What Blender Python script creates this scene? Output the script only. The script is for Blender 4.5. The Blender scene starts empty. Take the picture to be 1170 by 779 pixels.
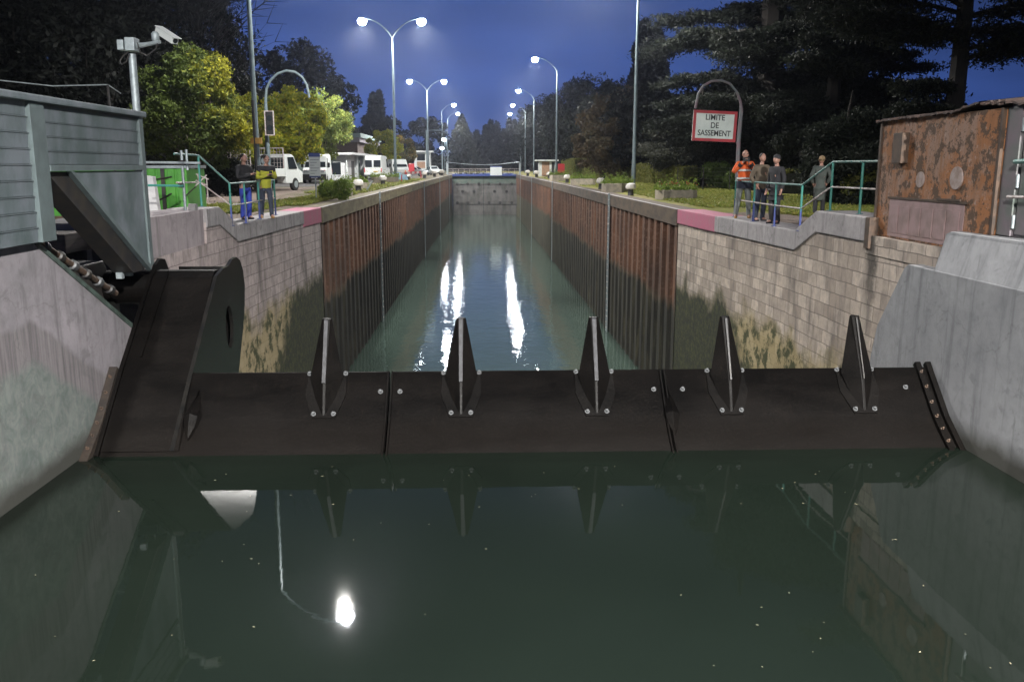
import bpy, bmesh, math, random
import numpy as np
from mathutils import Vector, Matrix
random.seed(7)
S = bpy.context.scene
COL = S.collection
R = math.radians
# ---------------------------------------------------------------- camera (it is the origin; the quay lies at Q)
Q = -1.45
PITCH = math.atan(.1995); YAW = math.atan(.035*math.cos(PITCH)); FPX = 1000.0
cd = bpy.data.cameras.new('camera'); cam = bpy.data.objects.new('camera', cd); COL.objects.link(cam)
cd.sensor_width = 36; cd.lens = 36*FPX/1170; cd.clip_end = 3000; cd.clip_start = .1
cam.rotation_euler = (math.pi/2-PITCH, 0, -YAW); S.camera = cam
# ---------------------------------------------------------------- dusk sky
W = bpy.data.worlds.new('World'); S.world = W; W.use_nodes = True
nt = W.node_tree; nt.nodes.clear()
def wn(t): return nt.nodes.new(t)
out = wn('ShaderNodeOutputWorld'); bg = wn('ShaderNodeBackground'); nt.links.new(bg.outputs[0], out.inputs[0])
tc = wn('ShaderNodeTexCoord'); sx = wn('ShaderNodeSeparateXYZ'); nt.links.new(tc.outputs['Generated'], sx.inputs[0])
rp = wn('ShaderNodeValToRGB'); nt.links.new(sx.outputs['Z'], rp.inputs[0])
el = rp.color_ramp.elements
el[0].position = 0.0; el[0].color = (.058, .125, .42, 1)
el[1].position = 1.0; el[1].color = (.013, .020, .055, 1)
for p_, c_ in ((.06, (.056, .117, .40)), (.13, (.044, .088, .29)), (.22, (.026, .048, .150)), (.4, (.014, .021, .052))):
    e_ = el.new(p_); e_.color = (*c_, 1)
ns = wn('ShaderNodeTexNoise'); ns.inputs['Scale'].default_value = 2.2; ns.inputs['Detail'].default_value = 5
mp = wn('ShaderNodeMapping'); mp.inputs['Scale'].default_value = (1, 1, 3.5)
nt.links.new(tc.outputs['Generated'], mp.inputs[0]); nt.links.new(mp.outputs[0], ns.inputs['Vector'])
mr = wn('ShaderNodeMapRange'); mr.inputs[1].default_value = .3; mr.inputs[2].default_value = .7
mr.inputs[3].default_value = .52; mr.inputs[4].default_value = 1.38
nt.links.new(ns.outputs[0], mr.inputs[0])
# the west (left and right edges) is darker than the strip of sky over the lock
yx = wn('ShaderNodeMath'); yx.operation = 'ABSOLUTE'; nt.links.new(sx.outputs['X'], yx.inputs[0])
m3 = wn('ShaderNodeMapRange'); m3.inputs[1].default_value = .05; m3.inputs[2].default_value = .6
m3.inputs[3].default_value = 1.1; m3.inputs[4].default_value = .42
nt.links.new(yx.outputs[0], m3.inputs[0])
mm = wn('ShaderNodeMath'); mm.operation = 'MULTIPLY'; nt.links.new(mr.outputs[0], mm.inputs[0]); nt.links.new(m3.outputs[0], mm.inputs[1])
vm = wn('ShaderNodeVectorMath'); vm.operation = 'SCALE'
nt.links.new(rp.outputs[0], vm.inputs[0]); nt.links.new(mm.outputs[0], vm.inputs['Scale'])
nt.links.new(vm.outputs[0], bg.inputs[0]); bg.inputs[1].default_value = .52
S.view_settings.view_transform = 'Standard'; S.view_settings.look = 'None'
S.view_settings.exposure = 1.1; S.view_settings.gamma = 1.0
LAMP_W = 26000.0
S.render.engine = 'CYCLES'
S.cycles.max_bounces = 5; S.cycles.diffuse_bounces = 2; S.cycles.glossy_bounces = 3; S.cycles.transmission_bounces = 3
S.cycles.volume_bounces = 0; S.cycles.use_denoising = True; S.cycles.caustics_reflective = False; S.cycles.caustics_refractive = False
S.cycles.sample_clamp_indirect = 6

# ---------------------------------------------------------------- helpers
_cy, _sy, _cp, _sp = math.cos(YAW), math.sin(YAW), math.cos(PITCH), math.sin(PITCH)
def ray(px, py):
    u = (px-585)/FPX; v = (389.5-py)/FPX
    return Vector((_sy*_cp+u*_cy+v*_sy*_sp, _cy*_cp-u*_sy+v*_cy*_sp, -_sp+v*_cp))
def atX(px, py, x): r = ray(px, py); return r*(x/r.x)
def atY(px, py, y): r = ray(px, py); return r*(y/r.y)
def atZ(px, py, z=Q): r = ray(px, py); return r*(z/r.z)

def tag(o, label=None, cat=None, group=None, kind=None):
    if label: o['label'] = label
    if cat: o['category'] = cat
    if group: o['group'] = group
    if kind: o['kind'] = kind
    return o
def thing(name, label, cat, loc=(0, 0, 0), group=None):
    o = bpy.data.objects.new(name, None); o.empty_display_size = .2; COL.objects.link(o); o.location = loc
    o['off'] = list(loc)
    return tag(o, label, cat, group)
def root_off(p):
    while p is not None and p.parent is not None: p = p.parent
    if p is not None and 'off' in p.keys(): return np.array(list(p['off']))
    return np.zeros(3)
def copy_tree(o, parent=None):
    c = o.copy(); COL.objects.link(c); c.parent = parent
    for ch in list(o.children): copy_tree(ch, c)
    return c

class MB:
    def __init__(s): s.v = []; s.f = []
    def add(s, vs, fs):
        n = len(s.v); s.v += [tuple(v) for v in vs]; s.f += [tuple(i+n for i in f) for f in fs]; return s
    def box(s, x0, y0, z0, x1, y1, z1):
        v = [(x, y, z) for z in (z0, z1) for y in (y0, y1) for x in (x0, x1)]
        return s.add(v, [(0, 2, 3, 1), (4, 5, 7, 6), (0, 1, 5, 4), (2, 6, 7, 3), (0, 4, 6, 2), (1, 3, 7, 5)])
    def cbox(s, c, d): return s.box(c[0]-d[0]/2, c[1]-d[1]/2, c[2]-d[2]/2, c[0]+d[0]/2, c[1]+d[1]/2, c[2]+d[2]/2)
    def rbox(s, c, d, rz):   # box turned about z
        n = len(s.v); s.cbox((0, 0, 0), d)
        m = Matrix.Rotation(rz, 3, 'Z')
        for i in range(n, len(s.v)): s.v[i] = tuple(m @ Vector(s.v[i]) + Vector(c))
        return s
    def tube(s, pts, r, n=8, cap=True):
        pts = [Vector(p) for p in pts]; rr = r if hasattr(r, '__len__') else [r]*len(pts)
        base = len(s.v); up = Vector((0, 0, 1)); prev = None
        for i, p in enumerate(pts):
            t = (pts[min(i+1, len(pts)-1)]-pts[max(i-1, 0)]).normalized()
            if prev is None:
                a = t.orthogonal().normalized()
            else:
                a = (prev - t*prev.dot(t))
                a = a.normalized() if a.length > 1e-6 else t.orthogonal().normalized()
            prev = a; b = t.cross(a)
            for k in range(n):
                an = 2*math.pi*k/n
                s.v.append(tuple(p+(a*math.cos(an)+b*math.sin(an))*rr[i]))
        for i in range(len(pts)-1):
            for k in range(n):
                q = base+i*n; s.f.append((q+k, q+(k+1) % n, q+n+(k+1) % n, q+n+k))
        if cap:
            s.f.append(tuple(base+k for k in range(n))[::-1]); q = base+(len(pts)-1)*n; s.f.append(tuple(q+k for k in range(n)))
        return s
    def lathe(s, c, prof, n=16, axis='Z'):   # prof: (r, h)
        base = len(s.v)
        for r_, h in prof:
            for k in range(n):
                a = 2*math.pi*k/n; x, y = r_*math.cos(a), r_*math.sin(a)
                v = {'Z': (x, y, h), 'X': (h, x, y), 'Y': (x, h, y)}[axis]
                s.v.append((c[0]+v[0], c[1]+v[1], c[2]+v[2]))
        for i in range(len(prof)-1):
            for k in range(n):
                q = base+i*n; s.f.append((q+k, q+(k+1) % n, q+n+(k+1) % n, q+n+k))
        s.f.append(tuple(base+k for k in range(n))[::-1]); q = base+(len(prof)-1)*n; s.f.append(tuple(q+k for k in range(n)))
        return s
    def prism(s, poly, a0, a1, axis='X'):    # poly in the other two axes
        def P(p, a): return {'X': (a, p[0], p[1]), 'Y': (p[0], a, p[1]), 'Z': (p[0], p[1], a)}[axis]
        n = len(poly); v = [P(p, a0) for p in poly]+[P(p, a1) for p in poly]
        return s.add(v, [tuple(range(n))[::-1], tuple(range(n, 2*n))]+[(i, (i+1) % n, n+(i+1) % n, n+i) for i in range(n)])
    def build(s, name, m, parent=None, smooth=False, bevel=0, seg=2, loc=None):
        off = root_off(parent) if parent is not None else (np.array(loc) if loc is not None else np.zeros(3))
        me = bpy.data.meshes.new(name); me.from_pydata([tuple(np.array(v)-off) for v in s.v], [], s.f)
        bm = bmesh.new(); bm.from_mesh(me); bmesh.ops.recalc_face_normals(bm, faces=bm.faces)
        if bevel:
            es = [e for e in bm.edges if len(e.link_faces) == 2 and e.calc_face_angle(0) > .5]
            bmesh.ops.bevel(bm, geom=es, offset=bevel, segments=seg, affect='EDGES', profile=.7)
        bm.to_mesh(me); bm.free()
        if smooth:
            me.polygons.foreach_set('use_smooth', [True]*len(me.polygons))
            try: me.set_sharp_from_angle(angle=R(40))
            except Exception: pass
        me.materials.append(m)
        o = bpy.data.objects.new(name, me); COL.objects.link(o)
        if parent is not None: o.parent = parent
        elif loc is not None: o.location = loc
        return o

# ---------------------------------------------------------------- materials
MATS = {}
def nodes(name):
    m = bpy.data.materials.new(name); m.use_nodes = True; t = m.node_tree; b = t.nodes['Principled BSDF']
    return m, t, b
def mixc(t, fac, a, b, mode='MIX'):
    n = t.nodes.new('ShaderNodeMix'); n.data_type = 'RGBA'; n.blend_type = mode
    for sock, v in ((n.inputs[0], fac), (n.inputs[6], a), (n.inputs[7], b)):
        if hasattr(v, 'links') or isinstance(v, bpy.types.NodeSocket): t.links.new(v, sock)
        elif isinstance(v, (int, float)): sock.default_value = v
        else: sock.default_value = (*v, 1)
    return n.outputs[2]
def noise(t, vec, scale, detail=4, rough=.55, dist=0):
    n = t.nodes.new('ShaderNodeTexNoise'); n.inputs['Scale'].default_value = scale; n.inputs['Detail'].default_value = detail
    n.inputs['Roughness'].default_value = rough; n.inputs['Distortion'].default_value = dist
    if vec is not None: t.links.new(vec, n.inputs['Vector'])
    return n.outputs[0]
def rng(t, v, a, b, c=0., d=1.):
    n = t.nodes.new('ShaderNodeMapRange'); t.links.new(v, n.inputs[0])
    for i, x in enumerate((a, b, c, d)): n.inputs[i+1].default_value = x
    return n.outputs[0]
def mth(t, op, a, b=None, c=None):
    n = t.nodes.new('ShaderNodeMath'); n.operation = op
    for i, v in enumerate((a, b, c)):
        if v is None: continue
        if isinstance(v, (int, float)): n.inputs[i].default_value = v
        else: t.links.new(v, n.inputs[i])
    return n.outputs[0]
def objc(t, scale=None):
    c = t.nodes.new('ShaderNodeTexCoord').outputs['Object']
    if scale:
        m = t.nodes.new('ShaderNodeMapping'); m.inputs['Scale'].default_value = scale; t.links.new(c, m.inputs[0]); return m.outputs[0]
    return c
def bump(t, b, h, strength=.3, dist=.02):
    n = t.nodes.new('ShaderNodeBump'); n.inputs['Strength'].default_value = strength; n.inputs['Distance'].default_value = dist
    t.links.new(h, n.inputs['Height']); t.links.new(n.outputs[0], b.inputs['Normal'])
def pmat(name, col, rough=.6, metal=0., col2=None, scale=6., fac=(.4, .65), bmp=0., stretch=None, spec=None, bscale=None):
    if name in MATS: return MATS[name]
    m, t, b = nodes(name); v = objc(t, stretch)
    col2 = col2 or tuple(c*.72 for c in col)
    f = rng(t, noise(t, v, scale, 6, .6), fac[0], fac[1])
    t.links.new(mixc(t, f, col, col2), b.inputs['Base Color'])
    b.inputs['Roughness'].default_value = rough; b.inputs['Metallic'].default_value = metal
    if spec is not None: b.inputs['Specular IOR Level'].default_value = spec
    if bmp: bump(t, b, noise(t, v, bscale or scale*4, 5, .65), bmp, .01)
    MATS[name] = m; return m
def emit(name, col, s):
    m = bpy.data.materials.new(name); m.use_nodes = True; t = m.node_tree; b = t.nodes['Principled BSDF']
    b.inputs['Base Color'].default_value = (*col, 1); b.inputs['Emission Color'].default_value = (*col, 1); b.inputs['Emission Strength'].default_value = s
    return m

def m_masonry(left=False, ym=24.0):
    m, t, b = nodes('stone_masonry'); c = objc(t); s = t.nodes.new('ShaderNodeSeparateXYZ'); t.links.new(c, s.inputs[0])
    y, z = s.outputs['Y'], s.outputs['Z']
    cb = t.nodes.new('ShaderNodeCombineXYZ'); t.links.new(y, cb.inputs[0]); t.links.new(z, cb.inputs[1])
    wob = noise(t, c, 1.9, 4); wv = t.nodes.new('ShaderNodeVectorMath'); wv.operation = 'ADD'
    cw = t.nodes.new('ShaderNodeCombineXYZ'); t.links.new(mth(t, 'MULTIPLY', wob, .12), cw.inputs[0]); t.links.new(mth(t, 'MULTIPLY', wob, .05), cw.inputs[1])
    t.links.new(cb.outputs[0], wv.inputs[0]); t.links.new(cw.outputs[0], wv.inputs[1])
    br = t.nodes.new('ShaderNodeTexBrick'); t.links.new(wv.outputs[0], br.inputs['Vector'])
    br.inputs['Scale'].default_value = 1.0; br.inputs['Brick Width'].default_value = .5; br.inputs['Row Height'].default_value = .28
    br.inputs['Mortar Size'].default_value = .010; br.inputs['Mortar Smooth'].default_value = .4; br.inputs['Bias'].default_value = 0
    br.inputs['Color1'].default_value = ((.46, .385, .375, 1) if left else (.37, .305, .25, 1)); br.inputs['Color2'].default_value = ((.60, .505, .50, 1) if left else (.68, .58, .49, 1)); br.inputs['Mortar'].default_value = ((.24, .20, .20, 1) if left else (.20, .17, .145, 1))
    n1 = noise(t, c, .9, 6, .6); n2 = noise(t, c, 5, 5, .65)
    col = mixc(t, rng(t, n2, .35, .7), br.outputs[0], (.22, .19, .18), 'MIX')
    col = mixc(t, .55, br.outputs[0], col)
    col = mixc(t, rng(t, noise(t, objc(t, (1, .55, .16)), 3.2, 5, .6), .50, .68, 0, .8), col, (.12, .105, .10))          # rain streaks
    zz = mth(t, 'ADD', z, mth(t, 'MULTIPLY', mth(t, 'SUBTRACT', n1, .5), 2.2))
    low = rng(t, zz, -3.7, -4.3)
    col = mixc(t, mth(t, 'MULTIPLY', low, .75), col, (.38, .30, .13))
    gr = mth(t, 'MULTIPLY', low, rng(t, noise(t, c, 2.2, 7, .72), .47, .56))
    col = mixc(t, gr, col, (.055, .060, .022))
    # the black, weed grown patch next to the sheet piles
    ye = mth(t, 'ADD', y, mth(t, 'MULTIPLY', mth(t, 'SUBTRACT', noise(t, c, 1.6, 6, .7), .5), 2.5))
    pt = mth(t, 'MULTIPLY', rng(t, mth(t, 'ADD', ye, mth(t, 'MULTIPLY', z, -1.1)), ym+4.0, ym+5.0), rng(t, zz, -3.6, -4.1))
    weed = mixc(t, rng(t, noise(t, c, 6, 6, .8), .45, .68), (.020, .022, .014), (.075, .085, .022))
    col = mixc(t, pt, col, weed)
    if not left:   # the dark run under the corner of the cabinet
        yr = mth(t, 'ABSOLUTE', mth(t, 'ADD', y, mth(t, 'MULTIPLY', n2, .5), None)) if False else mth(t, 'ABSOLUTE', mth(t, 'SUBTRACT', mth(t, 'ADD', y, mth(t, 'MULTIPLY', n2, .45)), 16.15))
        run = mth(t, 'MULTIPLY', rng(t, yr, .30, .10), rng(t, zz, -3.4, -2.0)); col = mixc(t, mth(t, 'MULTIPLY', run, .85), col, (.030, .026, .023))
    t.links.new(col, b.inputs['Base Color']); b.inputs['Roughness'].default_value = .85
    h = mth(t, 'ADD', mth(t, 'MULTIPLY', br.outputs['Fac'], -1.2), n2); bump(t, b, h, .6, .03)
    return m
def m_piles(dk=1.0):
    m, t, b = nodes('rusty_sheet_piles'); c = objc(t); s = t.nodes.new('ShaderNodeSeparateXYZ'); t.links.new(c, s.inputs[0])
    z = s.outputs['Z']; st = objc(t, (1, 2.2, .12))
    n1 = noise(t, st, 1.6, 6, .65); n2 = noise(t, c, 7, 5, .7)
    rust = mixc(t, rng(t, n1, .35, .65), (.215, .095, .048), (.060, .034, .025))
    rust = mixc(t, rng(t, n2, .5, .75), rust, (.28, .17, .125))
    zz = mth(t, 'ADD', z, mth(t, 'MULTIPLY', mth(t, 'SUBTRACT', n1, .5), 1.4))
    yy = rng(t, s.outputs['Y'], 35, 110, 0, 1)
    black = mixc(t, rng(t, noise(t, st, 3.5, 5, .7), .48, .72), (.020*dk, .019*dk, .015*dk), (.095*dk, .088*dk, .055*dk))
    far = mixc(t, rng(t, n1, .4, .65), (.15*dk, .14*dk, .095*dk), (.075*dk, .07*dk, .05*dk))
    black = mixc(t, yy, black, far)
    rust = mixc(t, mth(t, 'MULTIPLY', rng(t, zz, -3.1, -3.45), rng(t, n1, .4, .6)), rust, (.20, .17, .11))
    big = noise(t, objc(t, (1, .12, .3)), 1.5, 4, .6); rust = mixc(t, rng(t, big, .45, .68, 0, .6), rust, (.035, .024, .020)); zz = mth(t, 'ADD', zz, mth(t, 'MULTIPLY', mth(t, 'SUBTRACT', big, .5), 1.3))
    col = mixc(t, rng(t, zz, -3.2, -3.5), rust, black)
    t.links.new(col, b.inputs['Base Color']); b.inputs['Roughness'].default_value = .75
    bump(t, b, n2, .4, .02); return m
def m_concrete(name, c1, c2, c3, low=None, mid=None):
    m, t, b = nodes(name); c = objc(t); s = t.nodes.new('ShaderNodeSeparateXYZ'); t.links.new(c, s.inputs[0])
    n1 = noise(t, c, .8, 7, .6, .6); n2 = noise(t, c, 6, 6, .7); st = noise(t, objc(t, (1, 3, .22)), 2.2, 6, .65)
    col = mixc(t, rng(t, n1, .35, .65), c1, c2); col = mixc(t, rng(t, st, .52, .72, 0, .75), col, c3)
    col = mixc(t, rng(t, n2, .45, .8, 0, .5), col, c3)
    zz = mth(t, 'ADD', s.outputs['Z'], mth(t, 'MULTIPLY', mth(t, 'SUBTRACT', n1, .5), .5))
    if mid:   # cast shade painted as a darker band along the slope; streaks, rough coat below
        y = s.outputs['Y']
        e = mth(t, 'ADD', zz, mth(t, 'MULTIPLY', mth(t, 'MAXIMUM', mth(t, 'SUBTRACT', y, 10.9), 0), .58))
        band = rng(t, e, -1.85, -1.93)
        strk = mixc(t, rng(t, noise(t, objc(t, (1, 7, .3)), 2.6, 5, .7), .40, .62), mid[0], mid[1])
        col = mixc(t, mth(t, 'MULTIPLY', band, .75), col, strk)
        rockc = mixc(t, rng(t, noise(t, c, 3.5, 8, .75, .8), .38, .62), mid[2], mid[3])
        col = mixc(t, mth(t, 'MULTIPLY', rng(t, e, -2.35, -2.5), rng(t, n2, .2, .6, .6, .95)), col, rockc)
    vo = t.nodes.new('ShaderNodeTexVoronoi'); vo.feature = 'DISTANCE_TO_EDGE'; vo.inputs['Scale'].default_value = .55
    dv = t.nodes.new('ShaderNodeVectorMath'); dv.operation = 'ADD'; cn = t.nodes.new('ShaderNodeTexNoise'); cn.inputs['Scale'].default_value = 2.5; cn.inputs['Detail'].default_value = 6
    t.links.new(c, cn.inputs['Vector']); sv = t.nodes.new('ShaderNodeVectorMath'); sv.operation = 'SCALE'; sv.inputs['Scale'].default_value = .55; t.links.new(cn.outputs['Color'], sv.inputs[0])
    t.links.new(c, dv.inputs[0]); t.links.new(sv.outputs[0], dv.inputs[1]); t.links.new(dv.outputs[0], vo.inputs['Vector'])
    crack = mth(t, 'MULTIPLY', rng(t, vo.outputs['Distance'], .006, .001), rng(t, n1, .42, .52)); col = mixc(t, mth(t, 'MULTIPLY', crack, .28), col, (.05, .048, .045))
    col = mixc(t, rng(t, noise(t, c, 1.9, 7, .75, 1.2), .56, .63, 0, .45), col, c3)
    if low: col = mixc(t, rng(t, zz, low[0], low[1]), col, low[2])
    t.links.new(col, b.inputs['Base Color']); b.inputs['Roughness'].default_value = .85
    bump(t, b, mth(t, 'ADD', mth(t, 'MULTIPLY', n2, .5), n1), .45, .035); return m
def m_gate():
    m, t, b = nodes('black_gate_paint'); c = objc(t); s = t.nodes.new('ShaderNodeSeparateXYZ'); t.links.new(c, s.inputs[0]); n = noise(t, c, 14, 6, .7); n1 = noise(t, objc(t, (.6, 1.4, 1.4)), 1.1, 6, .65)
    col = mixc(t, rng(t, n1, .36, .68), (.0013, .0012, .0012), (.0034, .0027, .0024))
    silt = mth(t, 'ADD', s.outputs['Z'], mth(t, 'MULTIPLY', mth(t, 'SUBTRACT', n1, .5), .35))
    col = mixc(t, rng(t, silt, .62, .42, 0, .8), col, (.0044, .0036, .0031))
    col = mixc(t, rng(t, noise(t, objc(t, (5, 1, .5)), 3.0, 6, .7), .58, .75, 0, .55), col, (.008, .0058, .0045))
    t.links.new(mixc(t, rng(t, noise(t, c, 70, 3, .6), .56, .66, 0, .5), col, (.016, .0135, .0115)), b.inputs['Base Color'])
    t.links.new(rng(t, n1, .3, .7, .42, .62), b.inputs['Roughness']); b.inputs['Specular IOR Level'].default_value = .12
    vor = t.nodes.new('ShaderNodeTexVoronoi'); vor.inputs['Scale'].default_value = 26; vor.feature = 'SMOOTH_F1'; t.links.new(c, vor.inputs['Vector'])
    bump(t, b, mth(t, 'ADD', mth(t, 'MULTIPLY', n, .6), vor.outputs['Distance']), .35, .006); return m
def m_water(name, base, rough, bumps):
    m, t, b = nodes(name); c = objc(t)
    n0 = noise(t, c, .35, 3)
    t.links.new(mixc(t, rng(t, n0, .35, .65), base, tuple(x*.82 for x in base)), b.inputs['Base Color'])
    b.inputs['Roughness'].default_value = rough; b.inputs['IOR'].default_value = 1.333
    h = None
    for (scl, st, amp) in bumps:
        n = mth(t, 'MULTIPLY', noise(t, objc(t, st), scl, 3, .5), amp); h = n if h is None else mth(t, 'ADD', h, n)
    bump(t, b, h, 1.0, 1.0); return m
def m_rustbox():
    m, t, b = nodes('flaking_orange_paint'); c = objc(t)
    n1 = noise(t, c, 1.1, 7, .7, .4); n2 = noise(t, c, 11, 6, .75); st = noise(t, objc(t, (1, 2.2, .4)), 3, 6, .7)
    col = mixc(t, rng(t, n1, .44, .56), (.33, .135, .050), (.30, .19, .14))
    col = mixc(t, rng(t, st, .45, .7), col, (.24, .10, .035))
    n3 = noise(t, c, 3.6, 8, .74)
    col = mixc(t, rng(t, n3, .515, .535, 0, .92), col, (.075, .045, .027))
    col = mixc(t, rng(t, n2, .60, .64, 0, .8), col, (.36, .27, .23))
    col = mixc(t, rng(t, noise(t, c, 26, 4, .6), .60, .64, 0, .7), col, (.06, .035, .02))
    t.links.new(col, b.inputs['Base Color']); b.inputs['Roughness'].default_value = .8
    bump(t, b, mth(t, 'ADD', n3, n2), .6, .01); return m
def m_ground(name, g1, g2, soil, thr=(.42, .6), scale=.35):
    m, t, b = nodes(name); c = objc(t); n1 = noise(t, c, scale, 8, .7); n2 = noise(t, c, 9, 6, .8)
    grass = mixc(t, rng(t, n2, .35, .65), g1, g2); s2 = mixc(t, rng(t, n2, .3, .7), soil, tuple(x*.6 for x in soil))
    t.links.new(mixc(t, rng(t, n1, thr[0], thr[1]), grass, s2), b.inputs['Base Color'])
    b.inputs['Roughness'].default_value = .95; b.inputs['Specular IOR Level'].default_value = .15
    bump(t, b, n2, .8, .06); return m
def m_leaf(name, a, b_, c_=None, scale=.45):
    m, t, b = nodes(name); v = objc(t); n = noise(t, v, scale, 3); n2 = noise(t, v, 5, 2)
    col = mixc(t, rng(t, n, .35, .65), a, b_); col = mixc(t, rng(t, n2, .45, .62), col, c_ or tuple(x*.6 for x in a))
    t.links.new(col, b.inputs['Base Color']); b.inputs['Roughness'].default_value = .6; b.inputs['Specular IOR Level'].default_value = .2
    tl = t.nodes.new('ShaderNodeBsdfTranslucent'); t.links.new(col, tl.inputs[0]); mx = t.nodes.new('ShaderNodeMixShader'); mx.inputs[0].default_value = .4
    t.links.new(b.outputs[0], mx.inputs[1]); t.links.new(tl.outputs[0], mx.inputs[2]); t.links.new(mx.outputs[0], t.nodes['Material Output'].inputs[0])
    return m
def m_leaf_side(name, a, b_, c_):   # a crown yellower towards its canal side and top
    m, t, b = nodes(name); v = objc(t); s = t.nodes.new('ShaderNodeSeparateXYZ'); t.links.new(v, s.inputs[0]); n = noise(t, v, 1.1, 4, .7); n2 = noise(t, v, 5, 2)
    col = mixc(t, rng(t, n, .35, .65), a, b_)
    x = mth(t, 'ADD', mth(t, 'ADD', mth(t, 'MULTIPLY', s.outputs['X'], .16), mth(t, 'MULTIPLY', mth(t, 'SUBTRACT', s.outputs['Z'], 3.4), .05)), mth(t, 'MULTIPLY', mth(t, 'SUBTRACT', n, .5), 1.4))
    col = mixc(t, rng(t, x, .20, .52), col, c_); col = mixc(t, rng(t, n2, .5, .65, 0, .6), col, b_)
    t.links.new(col, b.inputs['Base Color']); b.inputs['Roughness'].default_value = .6; b.inputs['Specular IOR Level'].default_value = .2
    tl = t.nodes.new('ShaderNodeBsdfTranslucent'); t.links.new(col, tl.inputs[0]); mx = t.nodes.new('ShaderNodeMixShader'); mx.inputs[0].default_value = .35
    t.links.new(b.outputs[0], mx.inputs[1]); t.links.new(tl.outputs[0], mx.inputs[2]); t.links.new(mx.outputs[0], t.nodes['Material Output'].inputs[0])
    return m
def m_post():
    m, t, b = nodes('two_tone_rail_paint'); c = objc(t); s = t.nodes.new('ShaderNodeSeparateXYZ'); t.links.new(c, s.inputs[0])
    n = noise(t, c, 22, 5, .7)
    zz = mth(t, 'ADD', s.outputs['Z'], mth(t, 'MULTIPLY', mth(t, 'SUBTRACT', n, .5), .15))
    col = mixc(t, rng(t, zz, .42, .55), (.045, .065, .22), (.035, .20, .165))
    col = mixc(t, rng(t, n, .62, .72), col, (.12, .13, .13))
    t.links.new(col, b.inputs['Base Color']); b.inputs['Roughness'].default_value = .5; return m

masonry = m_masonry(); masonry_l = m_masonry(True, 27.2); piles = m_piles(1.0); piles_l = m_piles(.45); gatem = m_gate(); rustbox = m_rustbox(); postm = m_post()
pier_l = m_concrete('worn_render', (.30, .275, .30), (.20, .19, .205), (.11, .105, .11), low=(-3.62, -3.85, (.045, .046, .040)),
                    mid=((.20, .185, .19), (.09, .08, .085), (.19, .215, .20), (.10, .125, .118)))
apron_m = m_concrete('smooth_render', (.30, .305, .32), (.215, .22, .235), (.13, .135, .145), low=(-3.60, -3.90, (.055, .055, .048)))
coping_m = m_concrete('coping_concrete', (.44, .41, .42), (.31, .295, .30), (.13, .125, .125))
conc = m_concrete('grey_concrete', (.30, .29, .29), (.22, .215, .215), (.14, .135, .135))
pinkc = pmat('pink_painted_coping', (.47, .13, .215), .7, col2=(.40, .17, .22), scale=3, bmp=.3, fac=(.35, .7))
cap_m = pmat('brown_cap_beam', (.115, .085, .060), .85, col2=(.065, .050, .040), scale=2.5, bmp=.4, stretch=(1, .4, 1.5))
capl_m = pmat('ochre_cap_beam', (.185, .160, .090), .85, col2=(.10, .080, .050), scale=2.5, bmp=.4, stretch=(1, .4, 1.5))
sandm = m_ground('sandy_gravel', (.28, .225, .19), (.20, .165, .14), (.25, .20, .17))
grassR = m_ground('patchy_grass', (.24, .235, .055), (.15, .17, .04), (.36, .30, .16), (.47, .62), .45)
grassL = m_ground('worn_grass', (.09, .105, .028), (.055, .075, .02), (.25, .20, .165), (.42, .55), .5)
asph = pmat('asphalt', (.055, .052, .052), .9, col2=(.04, .038, .038), scale=3, bmp=.3)
galv = pmat('galvanised_grey', (.33, .38, .40), .45, .3, scale=12, bmp=.05)
polem = pmat('pale_blue_pole_paint', (.145, .19, .205), .5, 0, (.10, .14, .155), scale=5)
teal = pmat('teal_rail_paint', (.065, .19, .165), .5, 0, (.11, .17, .16), scale=14)
whiter = pmat('worn_white_rail_paint', (.52, .48, .47), .5, 0, (.30, .22, .2), scale=9)
black = pmat('black_rubber', (.012, .012, .012), .7)
glassm = pmat('dark_glass', (.015, .020, .024), .08, 0, (.02, .025, .03), scale=2)
whitep = pmat('white_vehicle_paint', (.60, .63, .62), .3, 0, (.58, .61, .60), scale=1.5)
whitew = pmat('white_wall_paint', (.60, .60, .61), .7, 0, (.46, .46, .48), scale=2, bmp=.1)
panelm = pmat('green_grey_cladding', (.165, .190, .215), .5, 0, (.085, .115, .120), scale=2.6, bmp=.2, stretch=(1, .8, .5), fac=(.38, .62))
panel2 = pmat('green_grey_frame', (.12, .155, .16), .5, 0, (.09, .115, .12), scale=4, bmp=.1)
plum = pmat('dark_steel', (.022, .022, .024), .5, 0, (.04, .035, .03), scale=5, bmp=.15)
rustst = pmat('rusty_steel', (.095, .060, .040), .7, 0, (.045, .032, .025), scale=7, bmp=.3)
galvb = pmat('zinc_bolt', (.11, .115, .12), .5, .3, scale=20)
greenp = pmat('bright_green_paint', (.085, .33, .045), .45, 0, (.06, .25, .035), scale=3, fac=(.4, .7))
redp = pmat('red_paint', (.48, .030, .040), .4, 0, (.36, .025, .035), scale=6)
bluep = pmat('blue_paint', (.035, .065, .24), .5, 0, (.03, .05, .18), scale=6)
orangep = pmat('orange_plastic', (.72, .17, .02), .5, scale=6)
woodp = pmat('weathered_boards', (.27, .235, .22), .85, 0, (.15, .13, .12), scale=3, bmp=.4, stretch=(1, .2, 4))
plantc = pmat('planter_concrete', (.34, .30, .235), .9, 0, (.22, .2, .16), scale=4, bmp=.4)
bark = pmat('dark_bark', (.022, .018, .015), .95, 0, (.012, .010, .008), scale=6, bmp=.8, stretch=(3, 3, .6))
barkl = pmat('pale_bark', (.15, .125, .09), .95, 0, (.08, .065, .05), scale=6, bmp=.8, stretch=(3, 3, .6))
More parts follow.
